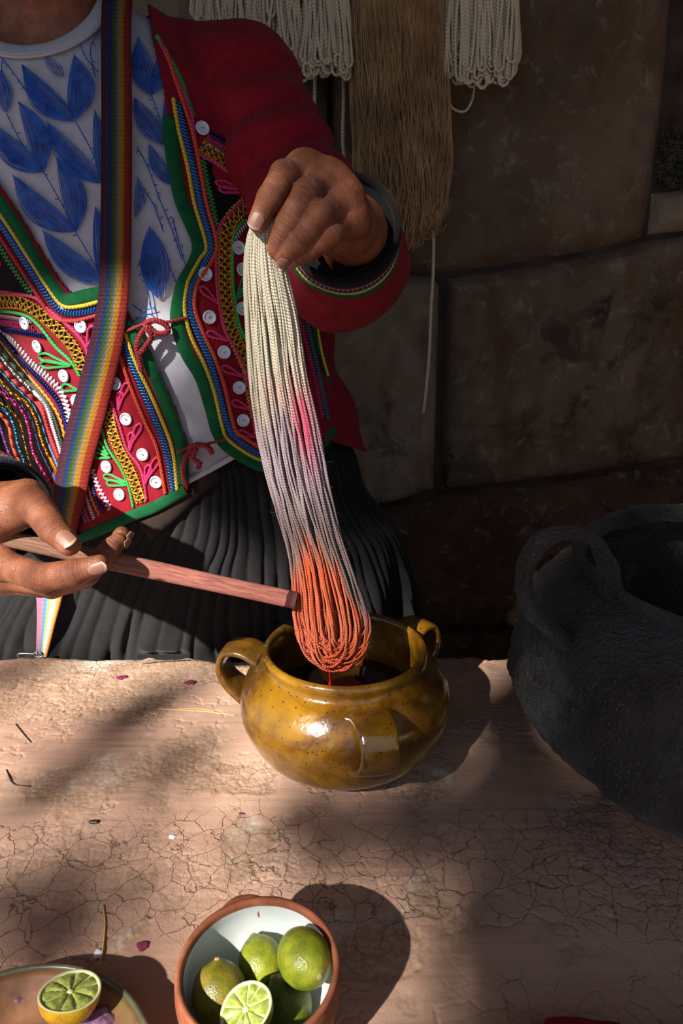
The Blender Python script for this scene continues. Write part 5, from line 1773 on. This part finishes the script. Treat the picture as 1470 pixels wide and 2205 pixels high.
strap(TORSO, [((218, -70), (276, -70)), ((220, 0), (280, 0)), ((223, 150), (284, 150)), ((225, 300), (287, 300)), ((226, 470), (288, 470)), ((226, 580), (288, 580)), ((222, 650), (283, 655)), ((206, 740), (272, 748)), ((186, 830), (252, 842)),
              ((164, 920), (231, 932)), ((150, 990), (214, 1000)), ((141, 1060), (203, 1066)), ((138, 1120), (188, 1124)), ((150, 1180), (177, 1180))], 0.0145, M['sash'], 'strap')
strap(SKIRT, [((92, 1240), (156, 1240)), ((95, 1290), (144, 1290)), ((95, 1330), (132, 1332)), ((93, 1370), (122, 1372)), ((92, 1412), (112, 1412))], 0.013, M['sash_pale'], 'strap_end')
settle(sash, (-0.25, 0.79, 0.62))

m = M['steel'] = Mat('dull_steel', '8a9298', 0.3, 0.9)
mb = MB()
q = [at(u, v, 0.885) for u, v in [(40, 1416), (38, 1409), (52, 1407), (72, 1408), (78, 1404), (90, 1406), (93, 1412), (84, 1415), (74, 1412)]]
mb.tube(catmull(np.array(q), 0.002), 0.0011, 8)
for u in (78, 86):
    c = at(u, 1409, 0.884)
    mb.tube([c, c + [0.003, 0, 0.002]], 0.0024, 10)
tag(mb.build('metal_clasp', M['steel']), 'small dull metal clasp at the skirt beside the bench edge', 'clasp')

# ------------------------------------------------------------------ wooden stick
m = M['wood'] = Mat('stirring_wood', '7a5444', 0.65, spec=0.3)
u3 = m.node('ShaderNodeSeparateXYZ'); m.put(u3.inputs[0], m.co('UV'))
grain = m.noise(1.0, 6, 0.7, vec=m.mapping(m.co('UV'), (14, 46, 1)), dist=0.3)
wc = m.ramp(grain, [(0.3, '3c2a22'), (0.5, '75523f'), (0.7, '97705a')])
wc2 = m.ramp(grain, [(0.3, '5a2f2a'), (0.5, '8a5348'), (0.7, 'a8705f')])
wmix = m.mix(m.ramp(u3.outputs[0], [(0.35, 0.0), (0.62, 1.0)]), wc, wc2)
wet = m.math('GREATER_THAN', m.math('ADD', u3.outputs[0], m.math('MULTIPLY', m.noise(60, 3), 0.03)), 0.985)
m.set('Base Color', m.mix(wet, wmix, lin('3a1210')))
m.bump(grain, 0.5, 0.0012)
A = at(-120, 1131, 0.573); Bp = at(636, 1293, 0.628)
d = nrm(Bp - A); up = nrm(CAMP - (A + Bp) / 2); up = nrm(up - up @ d * d); sdv = np.cross(d, up)
n = 60; cs = 16
ang = np.linspace(0, 2 * np.pi, cs, endpoint=False)
s = np.linspace(0, 1, n)
sq = lambda x, p: np.sign(x) * np.abs(x) ** p
wv_ = 0.0073 + 0.0010 * s - 0.0004 * np.sin(s * 9)
V = (A + (Bp - A) * s[:, None])[:, None] + (wv_[:, None] * sq(np.cos(ang), 0.5)[None])[..., None] * sdv + (0.0042 * sq(np.sin(ang), 0.6))[None, :, None] * up
V = V.reshape(-1, 3) + 0.0006 * fbm(V.reshape(-1, 3) * 60, 3, 51)[:, None] * up
F = grid_faces(n, cs, wrap_v=True) + [list(range(cs))[::-1], [(n - 1) * cs + k for k in range(cs)]]
uv = np.stack([np.repeat(s, cs), np.tile(ang / 6.283, n)], 1)
tag(obj('wooden_stick', V, F, M['wood'], uvs=uv), 'flat reddish brown wooden stirring stick held against the dyed yarn', 'stick')

# ------------------------------------------------------------------ skein of yarn in the hand
LEFT = catmull([(548, 470), (534, 505), (527, 560), (527, 640), (533, 750), (546, 880), (564, 985), (596, 1100), (622, 1190), (632, 1270), (634, 1330), (652, 1385), (676, 1420)], 8)
RIGHT = catmull([(590, 474), (603, 520), (616, 580), (638, 680), (658, 810), (684, 920), (706, 1040), (734, 1150), (768, 1250), (792, 1320), (797, 1360), (786, 1392), (756, 1424)], 8)
g = np.linspace(0, 1, 90)
LEFT = np.stack([np.interp(g, np.linspace(0, 1, len(LEFT)), LEFT[:, k]) for k in range(2)], 1)
RIGHT = np.stack([np.interp(g, np.linspace(0, 1, len(RIGHT)), RIGHT[:, k]) for k in range(2)], 1)
DEP = np.interp(g, [0, 0.05, 0.4, 0.75, 1.0], [0.545, 0.549, 0.592, 0.634, 0.652])
THICK = np.interp(g, [0, 0.08, 0.4, 0.8, 1.0], [0.006, 0.010, 0.013, 0.018, 0.020])


def strand_pt(s, q, w):
    """s along the skein, q across (-1..1), w depth inside (-1 front .. 1 back)."""
    f = lambda A: np.interp(s, g, A)
    lu, lv_, ru, rv = f(LEFT[:, 0]), f(LEFT[:, 1]), f(RIGHT[:, 0]), f(RIGHT[:, 1])
    a = (q + 1) / 2
    u = lu * (1 - a) + ru * a; v = lv_ * (1 - a) + rv * a
    t = f(DEP) + f(THICK) * w
    return at(u, v, t), u, v


def yarn_col(u, v, q, rg):
    cream = np.array(lin('b9b19b')[:3]); cream2 = np.array(lin('b0a58b')[:3])
    mauve = np.array(lin('94838a')[:3]); grey = np.array(lin('6a5856')[:3]); brown = np.array(lin('5a443c')[:3])
    orange = np.array(lin('bc4a14')[:3]); deep = np.array(lin('b03a18')[:3]); pink = np.array(lin('d4506e')[:3])
    j = rg.normal() * 18
    n1 = vnoise(np.stack([u / 26, v / 60, u * 0 + 3], -1), 61) * 22
    x = v + j + n1
    sm = lambda a, b: np.clip((x - a) / (b - a), 0, 1)[:, None] ** 2 * (3 - 2 * np.clip((x - a) / (b - a), 0, 1)[:, None])
    c = cream * (1 + 0.08 * rg.normal()) * np.ones((len(u), 1))
    c = c * (1 - 0.35 * sm(835, 900)) + cream2 * 0.35 * sm(835, 900)
    m1 = sm(840 - 30 * q, 930 - 30 * q); c = c * (1 - m1) + mauve * m1
    m2 = sm(1000, 1130); c = c * (1 - m2) + grey * m2
    m3 = sm(1110, 1190); c = c * (1 - 0.6 * m3) + brown * 0.6 * m3
    pk = np.exp(-((u - (640 + (v - 830) * 0.17)) / 20.0) ** 2) * np.exp(-((x - 905) / 70) ** 2)
    pk2 = 0.5 * np.exp(-((u - 600) / 40.0) ** 2) * np.exp(-((x - 850) / 30) ** 2)
    pk = np.clip(pk * 1.1 + pk2 * 0.5, 0, 1)[:, None]
    c = c * (1 - pk) + pink * pk
    edge = 1170 + 150 * np.clip((q - 0.25) / 0.75, 0, 1) + 60 * np.clip((-q - 0.55) / 0.45, 0, 1)
    m4 = np.clip((x - edge) / 55, 0, 1)[:, None]
    c = c * (1 - m4) + orange * m4
    m5 = sm(1360, 1430); c = c * (1 - 0.55 * m5) + deep * 0.55 * m5
    return np.clip(c, 0, 1)


m = M['yarn'] = Mat('dyed_yarn', 'd0c8b0', 0.85, spec=0.25)
yc = m.attr('dye', 'Color')
ply = m.wave(240, vec=m.mapping(m.co('UV'), (1, 0.0026, 1)), dirn='DIAGONAL')
m.set('Base Color', m.mix(m.math('MULTIPLY', m.math('SUBTRACT', 1.0, ply), 0.30), yc, m.mix(1.0, yc, (0.35, 0.32, 0.32, 1), 'MULTIPLY')))
m.bump(ply, 0.8, 0.0009)
m.set('Sheen Weight', 0.25)
wetm = m.node('ShaderNodeSeparateXYZ'); m.put(wetm.inputs[0], m.co('Object'))
m.set('Roughness', m.ramp(m.math('ADD', m.math('MULTIPLY', wetm.outputs[2], 1.0), 0.0), [(0.60, 0.42), (0.66, 0.88)]))

skein = empty('yarn_skein', 'hank of cream yarn dyed mauve and orange at its dripping end, held over the pot', 'yarn')
mb = MB(); colr = []
rg = np.random.default_rng(12)
NS = 165
for k in range(NS):
    q1 = rg.uniform(-1, 1); side = 1 if rg.random() < 0.5 else -1
    front = rg.random() < 0.72
    w1 = -math.sqrt(max(0, 1 - q1 * q1)) * rg.uniform(0.35, 1.0) if front else rg.uniform(-0.2, 0.9)
    # each strand goes down one side of the hank, round the bottom and up again
    q2 = np.clip(-q1 * rg.uniform(0.1, 1.0) + rg.normal() * 0.3, -0.97, 0.97)
    w2 = rg.uniform(-0.3, 0.9)
    endv = rg.uniform(0.90, 0.945)
    s_dn = np.linspace(0.0, endv, 46)
    wob_a = rg.uniform(0.02, 0.07); wob_p = rg.uniform(0, 6.28); wob_f = rg.uniform(2, 6)
    ease = np.clip((s_dn - 0.80) / 0.20, 0, 1) ** 2
    cluster = 0.06 * np.sin(q1 * 19 + 3 * np.sin(s_dn * 5))
    qs = q1 + wob_a * np.sin(wob_f * s_dn * 3 + wob_p) * np.clip(s_dn * 4, 0, 1) + cluster * np.clip(s_dn * 3, 0, 1)
    qs = np.clip(qs, -1.02, 1.02)
    P1, u1, v1 = strand_pt(s_dn, qs, w1 * (1 - 0.2 * ease))
    # U-turn at the bottom
    th_ = np.linspace(0, np.pi, 16)[1:-1]
    qb, qe = qs[-1], q2
    qq = qb + (qe - qb) * (1 - np.cos(th_)) / 2
    sag = (30 + 46 * min(1, abs(qb - qe))) * rg.uniform(0.55, 1.0) * (1 - 0.25 * abs((qb + qe) / 2))
    ww = w1 * 0.8 + (w2 - w1 * 0.8) * (1 - np.cos(th_)) / 2
    P2, u2, v2 = strand_pt(np.full(len(th_), endv), qq, ww)
    v2 = v2 + sag * np.sin(th_) ** 0.8
    P2 = at(u2, v2, np.interp(endv, g, DEP) + np.interp(endv, g, THICK) * ww)
    s_up = np.linspace(endv, 0.0, 40)
    e2 = np.clip((s_up - 0.80) / 0.20, 0, 1) ** 2
    q_u = q2 + wob_a * np.sin(wob_f * s_up * 3 + wob_p + 1) * np.clip(s_up * 4, 0, 1)
    P3_, u3_, v3_ = strand_pt(s_up, np.clip(q_u, -1, 1), w2)
    P = np.vstack([P1, P2, P3_])
    uu = np.r_[u1, u2, u3_]; vv = np.r_[v1, v2, v3_]
    P += 0.0006 * np.stack([vnoise(P * 55 + k, 1), vnoise(P * 55 + k, 2), vnoise(P * 55 + k, 3)], -1)
    r = 0.00098 * rg.uniform(0.85, 1.15)
    mb.tube(P, r, 6); mb.uv[-1][:, 0] += rg.uniform(0, 1)
    c = yarn_col(uu, vv, np.r_[qs, qq, q_u], rg)
    colr.append(np.repeat(c, 6, 0))
o = mb.build('strands', M['yarn'], skein, attrs={'dye': np.vstack(colr)})
o['kind'] = 'stuff'
# fuzz: single hairs standing off the yarn
mb = MB(); colr = []
for k in range(160):
    sv_ = np.array([rg.uniform(0.35, 0.97)]); qv = np.array([rg.choice([-1, 1]) * rg.uniform(0.6, 1.02) if rg.random() < 0.6 else rg.uniform(-1, 1)])
    p0, u0_, v0_ = strand_pt(sv_, qv, np.array([-0.9 * math.sqrt(max(0, 1 - min(1, abs(qv[0])) ** 2)) - 0.05]))
    dv = rg.normal(size=3) * [0.0035, 0.002, 0.0035] + np.array([0.003 * np.sign(qv[0]), -0.001, 0])
    b_ = rg.normal(size=3) * 0.0015
    mb.tube(np.array([p0[0], p0[0] + dv * 0.5 + b_, p0[0] + dv]), 0.00007, 3)
    colr.append(np.repeat(yarn_col(u0_, v0_, qv, rg), 9, 0))
o = mb.build('fuzz', M['yarn'], skein, attrs={'dye': np.vstack(colr)})
o['kind'] = 'stuff'
# lump of strands gripped between the fingers
mb = MB(); colr = []
for k in range(46):
    q1 = rg.uniform(-1, 1); w1 = rg.uniform(-1, 1)
    p0, _, _ = strand_pt(np.array([0.04]), np.array([q1]), np.array([w1]))
    p0 = p0[0]
    p1 = at(570 + q1 * 14, 462, 0.545 + 0.006 * w1); p2 = at(580 + q1 * 10, 448, 0.555 + 0.006 * w1)
    mb.tube(catmull(np.array([p0, p1, p2]), 0.003), 0.001, 6)
v_ = np.concatenate(mb.v); colr = np.tile(np.array(lin('b9b19b')[:3]), (len(v_), 1))
mb.build('gripped_loop', M['yarn'], skein, attrs={'dye': colr})
m = M['drip'] = Mat('dye_drip', 'a81408', 0.05, spec=0.6)
m.set('Transmission Weight', 0.3); m.set('IOR', 1.34)
dq = [at(708, 1432, 0.645), at(709, 1450, 0.645), at(710, 1466, 0.645), at(710, 1476, 0.645), at(710, 1484, 0.645)]
dq = catmull(np.array(dq), 0.001)
obj('drip', *tube(dq, np.interp(np.linspace(0, 1, len(dq)), [0, 0.3, 0.6, 0.8, 0.93, 1], [0.0018, 0.0007, 0.0007, 0.0016, 0.0019, 0.0006]), 10)[:2], M['drip'], skein)
dq = [at(801, 1364, 0.66), at(806, 1374, 0.66), at(798, 1386, 0.66)]
settle(skein, at(710, 1430, 0.655))

# ------------------------------------------------------------------ hanging wool on the wall
pole_z = 1.56
m = M['pole'] = Mat('weathered_pole', '5b4636', 0.8)
m.bump(m.noise(30, 5, vec=m.mapping(m.co(), (0.3, 4, 4))), 0.6, 0.002)
px_ = np.linspace(-0.75, 0.75, 40)
pq = np.stack([px_, np.full(40, 1.262) + 0.004 * np.sin(px_ * 7), pole_z + 0.006 * np.sin(px_ * 4)], 1)
pole = empty('hanging_pole', 'weathered wooden pole on which the wool hangs before the stone wall', 'pole')
obj('rod', *tube(pq, 0.014, 14)[:2], M['pole'], pole)
for sx in (-0.7, 0.7):
    obj('peg', *tube([(sx, 1.262, pole_z + 0.005), (sx, WALL_Y + 0.02, pole_z - 0.005)], 0.012, 10)[:2], M['pole'], pole)
settle(pole, (0, 1.262, pole_z))
m = M['white_yarn'] = Mat('undyed_white_yarn', 'd0c4a8', 0.9, spec=0.2)
ply2 = m.wave(120, vec=m.mapping(m.co('UV'), (1, 0.005, 1)), dirn='DIAGONAL')
m.set('Base Color', m.mix(ply2, lin('c4b698'), lin('ece0c4')))
m.bump(ply2, 0.7, 0.001)
m = M['fleece'] = Mat('beige_fleece', '9a7a52', 0.95, spec=0.15)
m.set('Base Color', m.ramp(m.noise(20, 4), [(0.3, '8a6335'), (0.6, 'b88f58'), (0.8, 'd0ad7a')]))
m.set('Sheen Weight', 0.5)


def hank(name, label, u0, u1, vb, y, n, r, mat, seed, spread=0.012, ragged=60, group='white yarn hanks on the pole'):
    """Loops of yarn hung over the pole and reaching down to picture row vb."""
    rg = np.random.default_rng(seed)
    root = empty(name, label, 'yarn', group)
    mb = MB()
    ends = []
    for k in range(n):
        a = rg.uniform(0, 1)
        ub = u0 + (u1 - u0) * a + rg.normal() * 2
        bot = on_y(ub, vb - rg.uniform(0, ragged) ** 1.0 - 10 * abs(a - 0.5), y + rg.uniform(-spread, spread))
        xt = (u0 + u1) / 2 + (a - 0.5) * (u1 - u0) * 0.75
        top = on_y(xt, 0, y); top[2] = pole_z + 0.016
        w = rg.uniform(0.003, 0.009)
        s = np.linspace(0, 1, 22)[:, None]
        sway = np.stack([0.009 * np.sin(s[:, 0] * rg.uniform(3, 9) + k), 0.003 * np.sin(s[:, 0] * 6 + k * 2), 0 * s[:, 0]], 1) * s
        f = np.array([0, -0.016 - rg.uniform(0, spread), 0]); b = np.array([0, 0.016, 0])
        down = top + f + (bot + f - top - f) * s + sway + np.array([-w, 0, 0]) * s
        th_ = np.linspace(0, np.pi, 9)[1:-1, None]
        cb = down[-1] + [w, 0, 0]
        uturn = cb + np.concatenate([-w * np.cos(th_), rg.normal() * 0.002 + 0 * th_ + 0.004 * np.sin(th_ / 2), -w * 1.3 * np.sin(th_)], 1)
        up_ = down[::-1] + np.array([2 * w, 0.005, 0]) * s[::-1] + [0, 0.012 * 0, 0]
        over = np.array([top + b * (1 - 2 * q) * 0 + f * (1 - q) + b * q + [0, 0, 0.012 * math.sin(math.pi * q)] for q in np.linspace(0, 1, 5)])
        mb.tube(np.vstack([over[::-1], down[1:], uturn, up_]), r, 5)
    o = mb.build('strands', mat, root); o['kind'] = 'stuff'
    settle(root, tuple(on_y((u0 + u1) / 2, vb, y)))
    return root


hank('yarn_hank', 'thick twisted white hank above the red shoulder', 440, 592, 96, 1.235, 70, 0.0024, M['white_yarn'], 1)
hank('yarn_hank', 'looped white hank between the shoulder and the beige fleece', 596, 744, 172, 1.230, 90, 0.0024, M['white_yarn'], 2)
hank('yarn_hank', 'looped white hank hanging before the bare stones past the beige fleece', 966, 1098, 182, 1.235, 80, 0.0024, M['white_yarn'], 3, ragged=60)

fl = empty('fleece_hank', 'long beige hank of fine unspun wool hanging before the stone wall', 'wool')
rg = np.random.default_rng(21)
mb = MB()
for k in range(560):
    a = rg.uniform(-1, 1)
    dep_ = rg.uniform(-1, 1) * math.sqrt(max(0.02, 1 - a * a))
    s = np.linspace(0, 1, 30)
    uc = 858 + (-6 + 18 * s)
    hw = np.interp(s, [0, 0.5, 0.8, 0.93, 1.0], [108, 108, 104, 90, 60])
    u = uc + a * hw + 5 * np.sin(s * rg.uniform(4, 10) + rg.uniform(0, 6)) * s + 6 * vnoise(np.stack([s * 7, s * 0 + k, s * 0], -1), 5) * s ** 2
    vend = 528 - 46 * a * a + rg.normal() * 8 - rg.uniform(0, 40) * (rg.random() < 0.3)
    v = -150 + (vend + 150) * s
    y = 1.225 - 0.034 * dep_ * np.interp(s, [0, 0.3, 0.9, 1], [0.6, 0.8, 1.0, 0.7]) + 0.004 * vnoise(np.stack([s * 6, s * 0 + k, s * 0 + 4], -1), 6)
    P = on_y(u, v, 1.2) ; P = CAMP + (P - CAMP) * (y / 1.2)[:, None]
    P = np.vstack([[P[0][0], 1.262 + 0.02 * dep_, pole_z + 0.016], P])
    mb.tube(P, 0.0011, 4)
    if k % 3 == 0:                                  # frizzy ends
        e = P[-1]
        for _ in range(2):
            c = e + [rg.normal() * 0.012, rg.normal() * 0.006, abs(rg.normal()) * 0.02]
            tt = np.linspace(0, 5, 10)
            R_ = rg.uniform(0.003, 0.009)
            mb.tube(np.stack([c[0] + R_ * np.cos(tt + k), c[1] + 0.3 * R_ * np.sin(tt), c[2] + R_ * np.sin(tt + k)], 1), 0.0006, 4)
for k in range(260):                                # loose wavy locks over the surface
    a = rg.uniform(-0.95, 0.95); s0 = rg.uniform(0.10, 0.80)
    s1 = min(0.985 - 0.06 * a * a, s0 + rg.uniform(0.15, 0.45))
    tt = np.linspace(s0, s1, 20)
    hw = np.interp(tt, [0, 0.8, 1.0], [108, 104, 70])
    sway = 9 * np.sin(tt * rg.uniform(8, 22) + k) * (0.3 + tt)
    yy = 1.225 - 0.041 * math.sqrt(max(0.0, 1 - a * a)) - 0.003 * np.sin(tt * 20 + k)
    q_ = CAMP + (on_y(852 + 18 * tt + a * hw + sway, -150 + 665 * tt, 1.2) - CAMP) * (yy / 1.2)[:, None]
    mb.tube(q_, rg.uniform(0.0004, 0.0009), 4)
o = mb.build('fibres', M['fleece'], fl); o['kind'] = 'stuff'
core_s = np.linspace(0, 1, 20)
cp = on_y(852 + 18 * core_s, -150 + 640 * core_s, 1.225)
cp = np.vstack([[cp[0][0], 1.255, pole_z + 0.012], cp])
core_s = np.r_[-0.05, core_s]
obj('wool_core', *tube(cp, np.interp(core_s, [0, 0.5, 0.85, 1], [0.066, 0.068, 0.064, 0.02]), 20, flat=0.40, up=np.array([0, 1.0, 0]))[:2], M['fleece'], fl)
settle(fl, tuple(on_y(870, 528, 1.225)))


def string(px, y, label, r=0.0026, name='loose_yarn'):
    q = np.array([on_y(u, v, y) for u, v in px])
    tv, tf, uv = tube(catmull(q, 0.006), r, 8)
    return tag(obj(name, tv, tf, M['white_yarn'], uvs=uv), label, 'yarn')


string([(932, -40), (934, 300), (933, 560), (928, 660), (924, 760), (916, 850), (911, 890)], 1.29, 'single pale yarn end dangling below the beige fleece')
string([(1020, 60), (1022, 120), (1020, 165), (1032, 185), (1056, 176), (1060, 140), (1052, 60)], 1.25, 'short yarn loop dangling from the hank past the fleece', 0.0022)
string([(1024, 100), (1022, 170), (1016, 215), (1000, 240), (975, 234), (962, 210)], 1.262, 'slack yarn strand curving back to the beige fleece', 0.0020)
string([(676, 60), (678, 160), (677, 230), (680, 280)], 1.27, 'straight yarn end hanging behind the red sleeve', 0.0028)
string([(738, 60), (740, 200), (738, 300), (744, 360)], 1.265, 'yarn end hanging along the edge of the beige fleece behind the sleeve', 0.0030)

# ------------------------------------------------------------------ litter on the bench
M['straw'] = Mat('straw', 'c0a25e', 0.6)
M['seed'] = Mat('dark_seed', '2a1d18', 0.5)
M['stain'] = Mat('magenta_petal_scrap', '7a2848', 0.7)
M['chalk'] = Mat('white_crumb', 'd8dade', 0.6)


def on_bench(u, v, up=0.0):
    p = on_z(u, v, BENCH)
    return np.array([p[0], p[1], max(bench_z(p[0], p[1]), BENCH - 0.001) + up])


for px, lab, mat, r in [([(340, 1526), (400, 1532), (460, 1536), (508, 1542)], 'long yellow straw lying beside the amber pot', 'straw', 0.0007),
                        ([(384, 1528), (440, 1530), (476, 1540)], 'thin straw crossing the long one beside the amber pot', 'straw', 0.0005),
                        ([(34, 1560), (50, 1580), (66, 1598)], 'dark bent twig on the bench near its sunlit end', 'seed', 0.0007),
                        ([(14, 1660), (30, 1690), (66, 1694)], 'hooked dark twig on the bare clay below the other twig', 'seed', 0.0006),
                        ([(222, 1948), (226, 1990), (220, 2050), (212, 2080)], 'pale stalk lying between the dish and the cracked clay', 'straw', 0.0007),
                        ([(1428, 1776), (1450, 1790), (1475, 1805)], 'short straw on the bench under the soot black pot', 'straw', 0.0006),
                        ([(310, 1428), (350, 1424), (410, 1420)], 'dark stalk along the back edge of the bench', 'seed', 0.0006)]:
    q = np.array([on_bench(u, v, r * 0.6) for u, v in px])
    tag(obj('straw', *tube(catmull(q, 0.004), r, 6)[:2], M[mat]), lab, 'straw', 'stalks on the bench')


def blob(u, v, rx, ry, rz, mat, label, name, cat, seed):
    c = on_bench(u, v, rz * 0.4)
    th, ph = np.meshgrid(np.linspace(0, 2 * np.pi, 18, endpoint=False), np.linspace(0.03, np.pi - 0.03, 10), indexing='ij')
    D = np.stack([np.cos(th) * np.sin(ph) * rx, np.sin(th) * np.sin(ph) * ry, np.cos(ph) * rz], -1).reshape(-1, 3)
    V = c + D * (1 + 0.35 * fbm(D / rx * 1.6 + seed, 3, seed))[:, None]
    return tag(obj(name, V, grid_faces(18, 10, wrap_u=True), M[mat]), label, cat)


blob(204, 1771, 0.0045, 0.0022, 0.0018, 'seed', 'single dark seed lying on the bare clay', 'seed', 'seed', 3)
blob(371, 1803, 0.0032, 0.0024, 0.0016, 'chalk', 'small white crumb on the sunlit clay', 'crumb', 'crumb', 4)
blob(212, 2053, 0.0032, 0.0048, 0.0009, 'chalk', 'white smear of droppings between dish and bowl', 'crumb', 'crumb', 5)
blob(262, 1458, 0.0075, 0.0055, 0.0008, 'stain', 'magenta petal scrap near the back edge of the bench', 'petal', 'petal', 6)
blob(408, 1469, 0.0070, 0.0055, 0.0008, 'stain', 'magenta petal scrap nearer to the amber pot', 'petal', 'petal', 7)
blob(306, 2036, 0.0045, 0.0045, 0.0007, 'stain', 'faded magenta petal scrap near the bowl of limes', 'petal', 'petal', 8)
blob(520, 1752, 0.0030, 0.0016, 0.0006, 'stain', 'tiny magenta petal scrap in front of the amber pot', 'petal', 'petal', 9)

# folded cloth at the near corner of the bench
cc = on_z(1345, 2425, 0.462)
def cloth_sdf(P):
    d = sd_ell(P, cc + [0, 0, 0.004], (0.105, 0.050, 0.022))
    d = smin(d, sd_ell(P, cc + [0.07, -0.02, 0.010], (0.07, 0.045, 0.022)), 0.02)
    return d + 0.004 * np.sin(P[:, 0] * 90 + P[:, 1] * 160 + 3 * fbm(P * 20, 2, 5)) + 0.003 * fbm(P * 40, 2, 8)
V, Q = sdf_mesh(cloth_sdf, cc - [0.16, 0.09, 0.04], cc + [0.18, 0.09, 0.06], 0.0035)
V[:, 2] = np.maximum(V[:, 2], BENCH + 0.003)
tag(obj('folded_cloth', V, Q.tolist(), M['crimson']), 'dark red folded cloth at the near corner of the bench', 'cloth')
